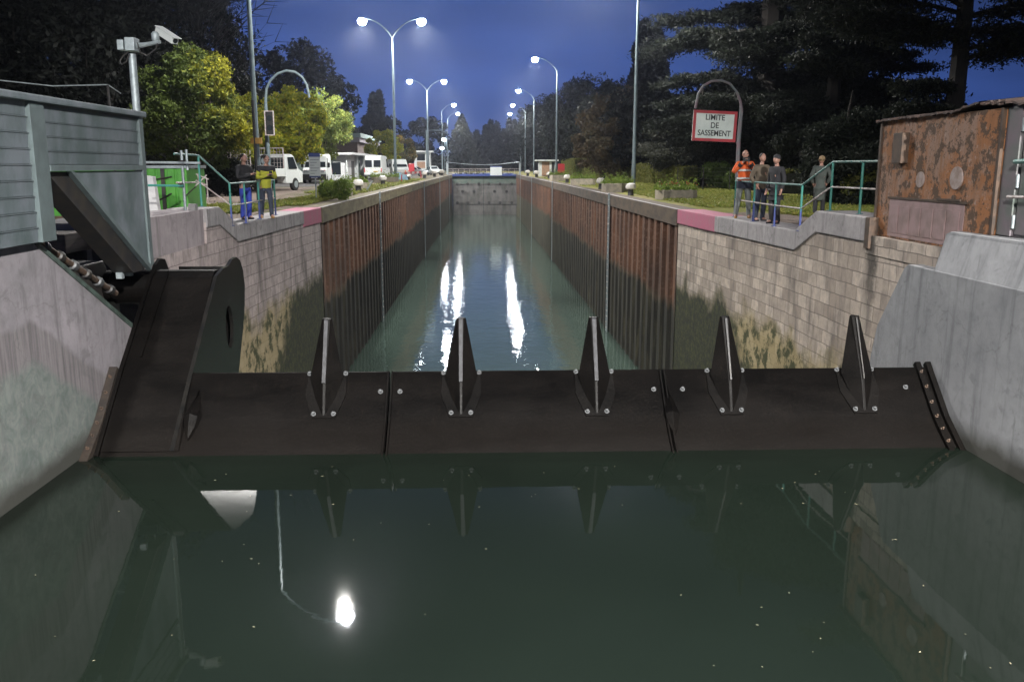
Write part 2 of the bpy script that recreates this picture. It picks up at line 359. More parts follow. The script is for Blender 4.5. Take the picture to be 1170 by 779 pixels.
brickb = pmat('brown_brick', (.10, .070, .060), .9, 0, (.07, .05, .045), scale=4, bmp=.2)
shut = pmat('pale_green_shutter', (.36, .44, .42), .5, 0, (.28, .35, .33), scale=3, stretch=(1, 1, 6))
roofm = pmat('rusty_roof_sheet', (.075, .048, .040), .8, 0, (.035, .026, .024), scale=4, bmp=.4)
pinkdoor = pmat('faded_pink_door', (.34, .235, .235), .75, 0, (.22, .16, .15), scale=3, bmp=.3)

# ---------------------------------------------------------------- setting: ground, water
XL = lambda y: -5.7+(y-31.5)*.5/128; XR = lambda y: 6.65-(y-29.7)*.45/129
YF = 158.5
g = MB(); g.add([(-7.0, 20.0, Q), (-6.4, 22, Q), (-6.0, 31.5, Q), (-5.5, YF, Q), (-5.5, 200, Q), (-400, 200, Q), (-400, -60, Q), (-7.0, -60, Q)], [tuple(range(8))[::-1]])
tag(g.build('ground', grassL), kind='structure')
g = MB(); g.add([(7.5, -60, Q), (7.5, 20, Q), (7.0, 29.7, Q), (6.5, YF, Q), (6.5, 200, Q), (400, 200, Q), (400, -60, Q)], [tuple(range(7))[::-1]])
tag(g.build('ground', grassR), kind='structure')
g = MB(); g.add([(-900, 200, Q), (900, 200, Q), (900, 1500, Q), (-900, 1500, Q)], [(0, 1, 2, 3)])
tag(g.build('ground', grassR), kind='structure')
g = MB(); g.add([(-900, -60, -9), (900, -60, -9), (900, 200, -9), (-900, 200, -9)], [(0, 1, 2, 3)])
tag(g.build('canal_bed', asph), kind='structure')
# sandy yard on the left, asphalt track further back, pale path on the right
g = MB(); g.add([(-7.1, 21.0, Q+.004), (-6.75, 24, Q+.004), (-7.2, 30, Q+.004), (-9.6, 36, Q+.004), (-10.3, 48, Q+.004), (-11.5, 62, Q+.004), (-22, 64, Q+.004), (-24, 20.4, Q+.004)], [tuple(range(8))[::-1]])
tag(g.build('yard', sandm), kind='structure')
g = MB(); g.add([(-30, 64.5, Q+.004), (-12.5, 64.5, Q+.004), (-9.6, 90, Q+.004), (-9.6, 190, Q+.004), (-30, 190, Q+.004)], [(0, 1, 2, 3, 4)])
tag(g.build('road', asph), kind='structure')
g = MB(); g.add([(7.7, 18.5, Q+.004), (7.25, 27.5, Q+.004), (8.6, 28.0, Q+.004), (10.5, 24, Q+.004), (11.5, 18, Q+.004)], [tuple(range(5))])
tag(g.build('path', sandm), kind='structure')
g = MB(); g.add([(9.2, 31.5, Q+.004), (9.0, 37, Q+.004), (12, 41, Q+.004), (18, 43, Q+.004), (18, 39, Q+.004), (12.5, 36.5, Q+.004)], [tuple(range(6))])
tag(g.build('path', sandm), kind='structure')

wat = m_water('dark_green_water', (.0078, .0118, .0088), .025, [(1.2, (1, 1, 1), .0010), (9, (1, 1, 1), .00016)])
wch = m_water('rippled_lock_water', (.062, .096, .078), .008, [(.75, (1.3, 1.0, 1), .0145), (1.8, (1.3, 1, 1), .0095), (3.8, (1, 1.2, 1), .0036), (10, (1, 1.2, 1), .0005)])
g = MB(); g.add([(-14, -40, -4), (14, -40, -4), (14, 12.6, -4), (-14, 12.6, -4)], [(0, 1, 2, 3)])
tag(g.build('water', wat), kind='structure')
g = MB(); g.add([(-9, 12.7, -8.5), (9, 12.7, -8.5), (9, 159.5, -8.5), (-9, 159.5, -8.5)], [(0, 1, 2, 3)])
tag(g.build('water', wch), kind='structure')

# ---------------------------------------------------------------- lock walls
def pile_wall(side, y0, y1):
    X = XL if side < 0 else XR
    m = MB(); n = int((y1-y0)/1.2); prof = []
    for k in range(n+1):
        y = y0+k*1.2
        for dy, dx in ((0, 0), (.46, 0), (.62, .42), (1.04, .42)):
            if y+dy <= y1: prof.append((y+dy, X(y+dy)+side*dx))
    v = []; f = []
    for (y, x) in prof: v += [(x, y, -9.2), (x, y, -1.95)]
    for i in range(len(prof)-1): f.append((2*i, 2*i+1, 2*i+3, 2*i+2))
    m.add(v, f); return m
for side in (-1, 1):
    y0 = 31.5 if side < 0 else 29.7
    X = XL if side < 0 else XR
    w = thing('sheet_pile_wall', ('rusty corrugated steel wall on the left side of the lock chamber, black below' if side < 0
              else 'rusty corrugated steel wall on the right side of the lock chamber, below the lawn'), 'lock wall', (X(y0), y0, Q))
    pile_wall(side, y0, YF).build('sheet_piling', piles if side > 0 else piles_l, w)
    b = MB(); e = side*.75
    pts = [y0, 60, 100, YF]
    for a, c in zip(pts[:-1], pts[1:]):
        xa, xc = X(a)-side*.06, X(c)-side*.06
        b.add([(xa, a, -1.98), (xa, a, Q+.02), (xa+e, a, Q+.02), (xa+e, a, -1.98), (xc, c, -1.98), (xc, c, Q+.02), (xc+e, c, Q+.02), (xc+e, c, -1.98)],
              [(0, 4, 5, 1), (1, 5, 6, 2), (3, 7, 4, 0)])
    b.add([(X(y0)-side*.06, y0, -1.98), (X(y0)-side*.06, y0, Q+.02), (X(y0)-side*.06+e, y0, Q+.02), (X(y0)-side*.06+e, y0, -1.98)], [(0, 1, 2, 3)])
    b.build('cap_beam', capl_m if side < 0 else cap_m, w)
    # pale worn edge strip on top of the beam
    b = MB()
    for a, c in zip(pts[:-1], pts[1:]):
        b.add([(X(a)-side*.065, a, Q+.024), (X(a)+side*.09, a, Q+.024), (X(c)+side*.09, c, Q+.024), (X(c)-side*.065, c, Q+.024)], [(0, 1, 2, 3)])
    b.build('worn_edge', coping_m, w)
    for k, yl in enumerate((45, 80, 111, 141) if side > 0 else (48.5, 84, 113, 143)):
        x = X(yl)-side*.10
        z = -8.3
        o = thing('wall_ladder', '%s steel ladder down the %s lock wall%s' % (('nearest', 'second nearest', 'third nearest', 'farthest')[k], 'left' if side < 0 else 'right',
                  ', whitewashed rungs' if k == 0 else ''), 'ladder', (x, yl, -8.5), 'ladders in the lock chamber')
        for dy in (-.2, .2): MB().tube([(x, yl+dy, -8.7), (x, yl+dy, Q+.1)], .028, 6).build('rail', galv, o)
        while z < Q: MB().tube([(x, yl-.2, z), (x, yl+.2, z)], .025, 6).build('rung', whiter, o); z += .3

def wall_mesh(pts, zt, zb, name, m, parent, thick, side):
    b = MB(); v = []; n = len(pts)
    for i, (x, y) in enumerate(pts): 
        t = zt[i] if hasattr(zt, '__len__') else zt
        v += [(x, y, zb), (x, y, t), (x+side*thick, y, t), (x+side*thick, y, zb)]
    f = []
    for i in range(n-1):
        q = 4*i; f += [(q, q+1, q+5, q+4), (q+1, q+2, q+6, q+5), (q+2, q+3, q+7, q+6)]
    f += [(0, 1, 2, 3), tuple(4*(n-1)+k for k in range(4))]
    b.add(v, f); return b.build(name, m, parent)
# left masonry
wl = thing('stone_quay_wall', 'left stone wall with pink coping end and algae, beside the black lifting arm', 'quay wall')
wall_mesh([(-5.72, 31.49), (-6.1, 23.2), (-6.13, 22.2), (-6.163, 20.9), (-6.187, 20.0), (-6.19, 19.98), (-6.28, 16.3)], [-1.7, -1.7, -1.72, -1.24, -1.24, -1.72, -1.72], -9.2, 'masonry', masonry_l, wl, 1.6, -1)
b = MB()
def coping(pts, zt, h, side, w=.85, proud=.05):
    v = []
    for (x, y), z in zip(pts, zt): v += [(x-side*proud, y, z-h), (x-side*proud, y, z), (x+side*w, y, z), (x+side*w, y, z-h)]
    f = []
    for i in range(len(pts)-1):
        q = 4*i; f += [(q, q+1, q+5, q+4), (q+1, q+2, q+6, q+5), (q+2, q+3, q+7, q+6), (q+3, q, q+4, q+7)]
    f += [(0, 1, 2, 3), tuple(4*(len(pts)-1)+k for k in range(4))]
    return MB().add(v, f)
coping([(-5.84, 29.0), (-6.08, 23.2), (-6.12, 22.2), (-6.18, 20.9), (-6.2, 20.0)], [Q+.02, Q+.02, Q+.02, -.93, -.93], .42, -1).build('coping', coping_m, wl, bevel=.03)
coping([(-5.72, 31.49), (-5.84, 29.0)], [Q+.02, Q+.02], .52, -1).build('painted_coping_end', pinkc, wl, bevel=.03)
b = MB().box(-7.1, 16.3, -1.72, -6.24, 20.0, -.95); b.build('upper_wall', m_concrete('pinkish_render', (.46, .40, .42), (.34, .30, .315), (.20, .18, .185)), wl)
MB().box(-8.2, 16.0, -1.71, -7.1, 20.6, -1.0).build('platform', coping_m, wl)
# right masonry
wr = thing('stone_quay_wall', 'right stone block wall with pink coping end and dark stains', 'quay wall')
wall_mesh([(6.67, 29.69), (7.15, 20.3), (7.155, 19.8), (7.17, 18.6), (7.22, 14.0)], [-1.7, -1.7, -1.74, -1.24, -1.27], -9.2, 'masonry', masonry, wr, 1.5, 1)
coping([(6.86, 25.6), (7.13, 20.6), (7.16, 19.8), (7.18, 18.6), (7.2, 16.18)], [Q+.02, Q+.02, Q+.02, -.93, -.93], .45, 1).build('coping', coping_m, wr, bevel=.03)
coping([(6.67, 29.69), (6.86, 25.6)], [Q+.02, Q+.02], .47, 1).build('painted_coping_end', pinkc, wr, bevel=.03)

# left pier: mass, sloping parapet, trench
pl = thing('concrete_pier', 'left concrete pier with a sloping top edge, under the grey green cladding', 'pier')
b = MB(); b.prism([(-30, -9), (-30, -.93), (11.25, -.93), (14.05, -2.52), (14.6, -4.2), (14.6, -9)], -5.62, -5.82, 'X')
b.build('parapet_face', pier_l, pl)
b = MB(); b.prism([(-30, -9), (-30, -.935), (11.2, -.935), (11.2, -9)], -5.822, -16, 'X'); b.build('mass', conc, pl)
b = MB(); b.box(-16, 11.2, -9, -5.84, 16.2, -3.3); b.box(-16, 11.2, -3.3, -7.7, 16.2, -1.46); b.box(-7.7, 16.2, -9, -6.35, 16.29, -1.0)
b.build('trench', conc, pl)
b = MB(); b.prism([(11.2, -.925), (11.27, -.925), (14.07, -2.50), (14.03, -2.56), (11.24, -.98)], -5.60, -5.84, 'X'); b.build('edge_trim', pmat('mossy_steel_edge', (.075, .11, .095), .6, 0, (.03, .04, .035), scale=6, bmp=.4), pl)
# right pier
prr = thing('concrete_pier', 'right smooth rendered concrete pier below the rusty cabinet, pale grey with a curved edge', 'pier')
b = MB(); b.prism([(-30, -9), (-30, -1.57), (14.02, -1.57), (14.14, -1.64), (14.95, -2.75), (15.12, -3.4), (15.2, -4.4), (15.4, -9)], 6.95, 7.6, 'X')
b.build('rendered_face', apron_m, prr, bevel=.015)
MB().prism([(6.955, -1.59), (7.098, -1.02), (7.125, -1.02), (7.125, -1.59)], -30, 13.2, 'Y').build('fillet', apron_m, prr)
b = MB(); b.prism([(-30, -1.58), (13.1, -1.58), (13.2, -1.5), (13.25, -1.02), (13.1, -.97), (-30, -.97)], 7.1, 9.4, 'X')
b.build('raised_block', apron_m, prr, bevel=.035)
b = MB(); b.box(7.18, 13.26, -1.6, 9.4, 16.2, -1.26); b.build('plinth', masonry, prr); MB().box(7.13, 15.98, -1.5, 7.32, 16.176, -.925).build('stained_corner', rustst, prr, bevel=.02)

# ---------------------------------------------------------------- the tilting flood gate
M0, Y0, Z0 = .93/1.1, 11.9, -4.0
gt = thing('flood_gate', 'black steel tilting gate across the channel, with five pointed fins on its crest', 'lock gate', (.8, 12.3, -4.2))
PR = [(10.6, -5.3), (11.95, -3.975), (12.22, -3.80), (12.45, -3.62), (13.0, -3.07), (13.03, -3.06), (13.12, -3.12), (12.6, -4.2), (11.4, -6.5)]
xs = [-5.40, -1.40, 2.74, 6.93]
for a, c in zip(xs[:-1], xs[1:]):
    b = MB(); b.prism(PR, a+.012, c-.012, 'X'); b.build('flap_panel', gatem, gt, smooth=True)
def on_slope(y, up=0):  # point on the upper skin and its normal offset
    if y > 12.45: z = -3.62+(y-12.45); n = Vector((0, -1, 1)).normalized()
    elif y > 12.22: z = -3.80+(y-12.22)*.18/.23; n = Vector((0, -.18, .23)).normalized()
    else: z = -3.975+(y-11.95)*.175/.27; n = Vector((0, -.175, .27)).normalized()
    return Vector((0, y, z))+n*up
for x in xs[1:3]:
    b = MB()
    for s_ in (-.03, .03):
        v = []
        for y in (11.2, 11.95, 12.37, 13.0):
            p0, p1 = on_slope(y, -.02), on_slope(y, .045)
            v += [(x+s_-.012, p0.y, p0.z), (x+s_+.012, p0.y, p0.z), (x+s_+.012, p1.y, p1.z), (x+s_-.012, p1.y, p1.z)]
        f = []
        for i in range(3):
            q = 4*i; f += [(q+1, q+2, q+6, q+5), (q+2, q+3, q+7, q+6), (q+3, q, q+4, q+7)]
        f += [(0, 1, 2, 3), (12, 13, 14, 15)]
        b.add(v, f)
    b.build('seam_flange', gatem, gt)
# torn, bulged seam cover on the right hand seam and on the arm
for x, sc in ((2.79, 1.0), (-4.22, 1.25)):
    b = MB(); pts = [on_slope(12.15, .03), on_slope(12.3, .12*sc), on_slope(12.42, .16*sc), on_slope(12.6, .09*sc), on_slope(12.8, .03)]
    for i in range(len(pts)-1):
        for s_ in (-1, 1):
            a, c = pts[i], pts[i+1]; wa = .09*math.sin(math.pi*i/4)+.01; wc = .09*math.sin(math.pi*(i+1)/4)+.01
            b.add([(x, a.y, a.z), (x+s_*wa, a.y+.03, a.z-.05), (x+s_*wc, c.y+.03, c.z-.05), (x, c.y, c.z)], [(0, 1, 2, 3)])
    b.build('seam_cover', gatem, gt)
def bolt(parent, p, n, r=.036, m=galvb):
    n = Vector(n).normalized(); p = Vector(p)
    b = MB(); b.tube([p-n*.01, p+n*.012], r*1.35, 12); b.tube([p+n*.012, p+n*.05], r*.8, 6); return b.build('bolt', m, parent)
nslope = (0, -.68, .63)
for x in (-1.53, -1.24, 2.58, 3.02, -5.0, 6.45):
    p = on_slope(12.76, 0); bolt(gt, (x, p.y, p.z), nslope, .028)
# flow breakers
barm = pmat('worn_steel_edge', (.032, .033, .038), .7, 0, (.015, .015, .017), scale=14)
for k in range(5):
    cx = -2.34+k*2.015
    ridge_b = on_slope(12.47, .02); lean = 0.0
    b = MB()
    tip = Vector((cx, 13.10, -2.26)); mid = Vector((cx, 12.72, -3.06))
    # faces: narrow ridge bar + two swept wings meeting the crest
    w = .015
    L = [Vector((cx-.018, ridge_b.y, ridge_b.z)), Vector((cx-.02, 12.62, -3.12)), Vector((cx-.05, 13.06, -2.25))]
    Rr = [Vector((2*cx-p.x, p.y, p.z)) for p in L]
    wl_ = [on_slope(12.60, .0)+Vector((cx-.12, 0, 0)), Vector((cx-.245, 12.86, -3.10)), Vector((cx-.075, 13.10, -2.25))]
    wr_ = [Vector((2*cx-p.x, p.y, p.z)) for p in wl_]
    bk = [Vector((cx, 13.10, -3.08)), Vector((cx, 13.18, -2.25))]
    vs = L+Rr+wl_+wr_+bk
    b.add(vs, [(0, 3, 4, 1), (1, 4, 5, 2), (0, 1, 7, 6), (1, 2, 8, 7), (3, 9, 10, 4), (4, 10, 11, 5), (7, 8, 13, 12), (10, 12, 13, 11), (2, 5, 11, 13, 8), (6, 7, 12, 10, 9), (0, 6, 9, 3)])
    fb = b.build('flow_breaker', gatem, gt, bevel=.006, seg=1)
    bar = MB()
    e0, e1 = Vector((cx, 12.61, -3.10)), Vector((cx, 13.04, -2.25)); dn = Vector((0, -.035, -.018))
    wbar = .026 if k < 3 else (.012 if k == 3 else .008)
    bar.add([e0+Vector((-wbar, 0, 0)), e0+Vector((wbar, 0, 0)), e1+Vector((wbar*1.1, 0, 0)), e1+Vector((-wbar*1.1, 0, 0)),
             e0+dn+Vector((-wbar, 0, 0)), e0+dn+Vector((wbar, 0, 0)), e1+dn+Vector((wbar*1.1, 0, 0)), e1+dn+Vector((-wbar*1.1, 0, 0))],
            [(0, 1, 2, 3), (4, 5, 6, 7), (0, 1, 5, 4), (2, 3, 7, 6), (0, 3, 7, 4), (1, 2, 6, 5)])
    bar.build('edge_bar', barm if k < 3 else plum, fb)
    bp = MB(); pl_ = [(-.285, 13.0), (.285, 13.0), (.30, 12.72), (.17, 12.44), (-.17, 12.44), (-.30, 12.72)]
    top = [on_slope(y, .022)+Vector((cx+x, 0, 0)) for x, y in pl_]; bot = [on_slope(y, .0)+Vector((cx+x, 0, 0)) for x, y in pl_]
    bp.add(top+bot, [tuple(range(6)), tuple(range(6, 12))[::-1]]+[(i, (i+1) % 6, 6+(i+1) % 6, 6+i) for i in range(6)])
    bp.build('base_plate', gatem, fb)
    for (x, y) in ((-.27, 12.98), (.27, 12.98), (-.145, 12.49), (.145, 12.49)):
        p = on_slope(y, .022); bolt(fb, (cx+x, p.y, p.z), nslope, .027)
# arm (left): front skin, left flange, right side plate with a hole, back
ax0, ax1 = -5.38, -4.42
sl = Vector((0, 1.1, .93)).normalized()
b = MB(); top = Vector((0, 14.66, -1.70)); f0 = [(-5.38, 11.95, -3.935), (-5.40, 13.0, -3.03), (-5.40, 14.5, -1.79), (-5.40, 14.66, -1.70), (-5.40, 14.85, -1.70)]
f1 = [(-4.30, 11.95, -3.935), (-4.40, 13.0, -3.03), (-4.44, 14.5, -1.79), (-4.44, 14.66, -1.70), (-4.44, 14.85, -1.70)]
n_ = len(f0)
back = [(x, y+1.0, z-.35) for x, y, z in f0]; back1 = [(x, y+1.0, z-.35) for x, y, z in f1]
v = f0+f1+back+back1; f = []
for i in range(n_-1):
    f += [(i, i+1, n_+i+1, n_+i)]
    f += [(i, i+1, 2*n_+i+1, 2*n_+i)]
f += [(n_-1, 2*n_-1, 4*n_-1, 3*n_-1)]
f += [(2*n_+i, 2*n_+i+1, 3*n_+i+1, 3*n_+i) for i in range(n_-1)]
b.add(v, f); b.build('arm', gatem, gt)
am = gt.children[-1] if False else None
# side plate with hole: outline in (y,z)
outl = [(11.95, -3.93), (13.0, -3.02), (14.5, -1.77), (14.9, -1.69), (15.2, -1.68), (15.45, -1.60), (15.7, -1.58), (15.92, -1.66), (16.08, -1.86), (16.14, -2.15), (16.05, -2.5), (15.85, -2.9), (15.6, -3.3), (15.35, -3.7), (15.2, -4.3), (13.2, -4.6)]
hc = (15.02, -2.72); hr = .37
def plate(x0, x1):
    bm = bmesh.new(); ring = [bm.verts.new((0, p[0], p[1])) for p in outl]; hv = []
    for k in range(28):
        a = 2*math.pi*k/28; hv.append(bm.verts.new((0, hc[0]+hr*.62*math.cos(a), hc[1]+hr*math.sin(a))))
    es = [bm.edges.new((ring[i], ring[(i+1) % len(ring)])) for i in range(len(ring))]+[bm.edges.new((hv[i], hv[(i+1) % 28])) for i in range(28)]
    bmesh.ops.triangle_fill(bm, edges=es, use_beauty=True, use_dissolve=False)
    bm.faces.ensure_lookup_table()
    inside = [fc for fc in bm.faces if all((v.co.y-hc[0])**2/(.62**2)+(v.co.z-hc[1])**2 < (hr*1.02)**2 for v in fc.verts)]
    bmesh.ops.delete(bm, geom=inside, context='FACES_ONLY')
    r = bmesh.ops.extrude_face_region(bm, geom=bm.faces[:])
    for v in r['geom']:
        if isinstance(v, bmesh.types.BMVert): v.co.x = x1
    for v in bm.verts:
        if v.co.x == 0: v.co.x = x0
    bmesh.ops.recalc_face_normals(bm, faces=bm.faces)
    off = root_off(gt)
    for v in bm.verts: v.co -= Vector(off)
    me = bpy.data.meshes.new('arm_side_plate'); bm.to_mesh(me); bm.free(); me.materials.append(pmat('glossy_black_paint', (.006, .006, .006), .22, 0, (.012, .011, .010), scale=5))
    o = bpy.data.objects.new('arm_side_plate', me); COL.objects.link(o); o.parent = gt; return o
plate(-4.42, -4.36)
b = MB(); v = [(-5.46, y, z+.03) for y, z in outl[:10]]
b.prism([(11.9, -3.98), (13.0, -2.98), (14.5, -1.72), (14.7, -1.60), (14.9, -1.52), (15.1, -1.55), (15.25, -1.75), (15.3, -2.1), (15.0, -2.6), (13.2, -4.4)], -5.46, -5.40, 'X')
b.build('arm_flange', gatem, gt)
b = MB(); b.prism([(13.6, -2.62), (14.9, -1.75), (15.6, -1.8), (15.9, -2.4), (15.2, -3.8), (13.6, -4.4)], -5.30, -5.26, 'X'); b.build('inner_web', gatem, gt)
MB().box(-5.36, 15.62, -3.6, -4.425, 15.66, -1.74).build('back_plate', gatem, gt)
b = MB(); b.lathe((-5.46, 15.0, -2.0), [(.30, 0), (.30, -.75), (.27, -.78), (.27, -2.1)], 24, 'X'); b.build('pivot_shaft', gatem, gt, smooth=True)
b = MB()
for dx in (0,): b.tube([(-5.2, 13.2, -2.85), (-5.18, 14.6, -1.70)], .02, 5)
b.build('weld_bead', gatem, gt)
for sx_, x0_, x1_ in ((-1, -5.60, -5.48), (1, 6.70, 6.78), (1, 6.86, 6.94)):
    b = MB(); v = []
    for y in (11.5, 11.95, 12.37, 13.0, 13.06):
        p0, p1 = on_slope(y, -.03), on_slope(y, .09 if sx_ < 0 else .06); v += [(x0_, p0.y, p0.z), (x1_, p0.y, p0.z), (x1_, p1.y, p1.z), (x0_, p1.y, p1.z)]
    f = [(0, 1, 2, 3), (16, 17, 18, 19)]
    for i in range(4):
        q = 4*i; f += [(q, q+1, q+5, q+4), (q+1, q+2, q+6, q+5), (q+2, q+3, q+7, q+6), (q+3, q, q+4, q+7)]
    b.add(v, f); o = b.build('side_seal', pmat('dark_rusty_seal', (.030, .021, .015), .75, 0, (.012, .009, .008), scale=6, bmp=.4) if sx_ < 0 else gatem, gt)
    if sx_ < 0: o['label'] = 'rusty brown side seal strip'
    if x0_ < 6.8:
        for j in range(6):
            p = on_slope(11.98+j*.19, .095 if sx_ < 0 else .06); bolt(o, ((x0_+x1_)/2, p.y, p.z), nslope, .018, rustst)

# lever rod with couplings lying in the trench
ro = thing('drive_chain', 'shiny steel couplings of a drive rod lying along the sloping left pier edge', 'drive rod', (-6.1, 11.3, -1.1))
p0, p1 = Vector((-5.95, 11.2, -.66)), Vector((-5.95, 14.3, -2.02))
MB().tube([p0, p1], .05, 10).build('rod', rustst, ro, smooth=True)
for k in range(7):
    c = p0.lerp(p1, .18+k*.125); dd = (p1-p0).normalized()
    MB().tube([c-dd*.07, c-dd*.05, c+dd*.05, c+dd*.07], [.05, .078, .078, .05], 10).build('coupling', galvb if k % 2 else plum, ro, smooth=True)
b = MB(); b.prism([(12.0, -1.55), (14.9, -1.55), (15.4, -2.3), (15.4, -3.2), (12.6, -3.2)], -6.35, -7.2, 'X')
tag(b.build('machine_housing', plum, loc=(-6.8, 13.6, -3.2), bevel=.03), 'black steel machine housing down in the trench behind the lifting arm', 'machine')

# ---------------------------------------------------------------- grey green cladding screen on the left
sc_ = thing('cladding_screen', 'grey green metal screen of horizontal planks with a triangular lower plate, on the left pier', 'metal screen', (-5.5, 11.0, -.93))
XS = -5.5
def planks(y0, y1, zs, nm='plank'):
    for z0, z1 in zip(zs[:-1], zs[1:]):
        b = MB(); b.prism([(0, z0+.002), (.020, z0+.002), (.022, z0+.010), (.036, z1-.016), (.046, z1-.014), (.046, z1-.004), (0, z1-.004)], y0, y1, 'Y')
        b.v = [(XS-.03+x, y, z) for x, y, z in b.v]; b.build(nm, panelm, sc_)
MB().box(XS-.10, 5, -.92, XS-.04, 11.12, .80).build('backing', panel2, sc_); MB().box(XS-.10, 11.45, -.02, XS-.04, 14.66, .8).build('backing', panel2, sc_)
planks(5, 11.10, [-.93+i*.191 for i in range(10)]); planks(11.52, 14.58, [.02, .195, .375, .555, .735])
MB().box(XS-.10, 11.12, -.93, XS+.045, 11.48, .77).build('post', panel2, sc_, bevel=.01)
MB().box(XS-.10, 14.60, -1.62, XS+.04, 14.75, .80).build('post', panel2, sc_, bevel=.01)
MB().box(XS-.16, 5, .772, XS+.09, 14.80, .86).build('top_beam', panelm, sc_, bevel=.02)
MB().box(XS-.10, 11.52, -.065, XS+.04, 14.6, .015).build('rail', panel2, sc_, bevel=.008)
b = MB(); b.prism([(12.08, -.07), (14.6, -.07), (14.6, -1.62), (14.45, -1.60)], XS-.03, XS+.01, 'X'); b.build('triangle_plate', panelm, sc_)
b = MB(); b.prism([(11.53, -.07), (12.08, -.07), (14.52, -1.66), (14.05, -1.66)], XS-.34, XS-.035, 'X'); b.build('diagonal_beam', plum, sc_)
b = MB(); b.prism([(12.04, -.067), (12.14, -.067), (14.6, -1.60), (14.6, -1.69)], XS-.03, XS+.05, 'X'); b.build('beam_edge', panel2, sc_)
MB().box(-8.9, 5, .70, XS-.16, 14.75, .78).build('roof', panel2, sc_)
for y in (5.2, 14.6): MB().box(-8.85, y, -1.0, -8.75, y+.1, .7).build('post', panel2, sc_)
for i in range(2): MB().cbox((-5.75, 14.05+.36*i, -1.70), (.10, .08, .10)).build('bracket', galv, sc_)
tag(MB().box(-8.3, 15.0, Q, -7.0, 16.0, -1.12).build('board_stack', woodp, loc=(-7.6, 15.5, Q), bevel=.02), 'weathered pale boards seen through the opening under the grey green screen', 'boards')

# ---------------------------------------------------------------- rusty cabinet on the right
cb_ = thing('rusty_cabinet', 'large cabinet with flaking orange paint and rust above the right pier', 'cabinet', (7.9, 14.2, -1.25))
XB = 7.3
MB().box(XB, 12.30, -1.255, 9.1, 16.15, .80).build('shell', rustbox, cb_, bevel=.015)
MB().box(XB-.045, 12.30, -.96, XB+.004, 12.36, .8).build('corner_trim', rustst, cb_); MB().box(XB-.03, 16.08, -1.2, XB+.004, 16.15, .8).build('corner_trim', rustst, cb_)
b = MB(); b.box(XB-.012, 13.12, -1.22, XB, 15.58, -.56); b.build('lower_panel', pinkdoor, cb_)
b = MB(); b.box(XB-.03, 13.05, -.565, XB, 15.64, -.53); b.box(XB-.045, 13.2, -.53, XB, 13.9, -.50); b.build('ledge', rustst, cb_)
for k in range(6):
    y = 13.22+k*.40; b = MB(); b.box(XB-.026, y, -1.15, XB-.012, y+.27, -.68); b.build('louvre_panel', pinkdoor, cb_, bevel=.006)
MB().box(XB-.13, 15.06, .05, XB, 15.40, .56).build('junction_box', rustst, cb_, bevel=.01)
paleo = pmat('bare_pale_metal', (.38, .31, .29), .7, 0, (.25, .18, .15), scale=8)
MB().lathe((XB-.02, 14.55, -.22), [(.13, 0), (.13, .02)], 24, 'X').build('porthole_cover', paleo, cb_)
MB().lathe((XB-.025, 13.42, -.18), [(.175, 0), (.175, .025)], 24, 'X').build('porthole_cover', paleo, cb_)
MB().lathe((XB-.03, 13.44, -.48), [(.045, 0), (.045, .03)], 12, 'X').build('lock', rustst, cb_)
# sagging sheets of the roof
rr = random.Random(3)
y = 11.0; k = 0
while y < 16.1:
    w_ = rr.uniform(.45, .8); t_ = rr.uniform(-.015, .03); b = MB()
    v = []; n = 9; y1 = min(y+w_+.06, 16.24)
    for i in range(n+1):
        yy = y+(y1-y)*i/n; rise = .012*math.sin(i*2.3+k)
        zf = .815+t_+rise+(.10 if 11.9 < yy < 13.6 else 0)*math.sin((yy-11.9)/1.7*math.pi)+(k % 2)*.022
        v += [(XB-.09+rr.uniform(-.03, .03), yy, zf-.01), (XB+.95, yy, zf+.10), (9.3, yy, zf+.06)]
    f = []
    for i in range(n): f += [(3*i, 3*i+1, 3*i+4, 3*i+3), (3*i+1, 3*i+2, 3*i+5, 3*i+4)]
    nv = len(v); v += [(x, yy, z-.028) for x, yy, z in v]; f += [tuple(nv+q for q in fc)[::-1] for fc in f]
    f += [(3*i, 3*i+3, nv+3*i+3, nv+3*i) for i in range(n)]
    b.add(v, f); b.build('roof_sheet', roofm, cb_); y += w_; k += 1
for (x, y, z) in ((7.32, 12.55, .885), (7.35, 12.8, .895), (7.5, 13.6, .87)):
    MB().cbox((x, y, z), (.10, .14, .07)).build('brick_chock', roofm, cb_, bevel=.01)
# plain green grey cupboard next to it, with hinged door and rails
c2 = thing('steel_cupboard', 'dull green and purple grey steel cupboard at the right edge, beside the rusty cabinet', 'cupboard', (7.8, 11.2, -.97))
cupm = pmat('dull_green_violet_paint', (.10, .125, .11), .6, 0, (.16, .13, .15), scale=1.4, bmp=.2, fac=(.4, .6))
MB().box(7.36, 9.0, -.97, 9.0, 12.28, .84).build('body', cupm, c2)
MB().box(7.32, 9.0, -.92, 7.36, 11.86, .78).build('door', cupm, c2, bevel=.01)
MB().box(7.30, 11.93, -.95, 7.362, 12.26, .8).build('door_frame', cupm, c2, bevel=.01)
for z in (.55, -.2, -.75): MB().tube([(7.31, 11.89, z-.09), (7.31, 11.89, z+.09)], .022, 8).build('hinge', galv, c2)
g2 = thing('short_guard_rail', 'teal and white guard rail fixed in front of the dull steel cupboard', 'guard rail', (7.2, 11.0, -.97))
MB().tube([(7.2, 9.0, .10), (7.2, 11.82, .06)], .032, 8).build('top_rail', teal, g2, smooth=True)
MB().tube([(7.2, 9.0, -.36), (7.2, 11.9, -.41)], .022, 8).build('middle_rail', whiter, g2, smooth=True)
MB().tube([(7.2, 10.2, -.97), (7.2, 10.2, .08)], .03, 8).build('post', teal, g2, smooth=True)

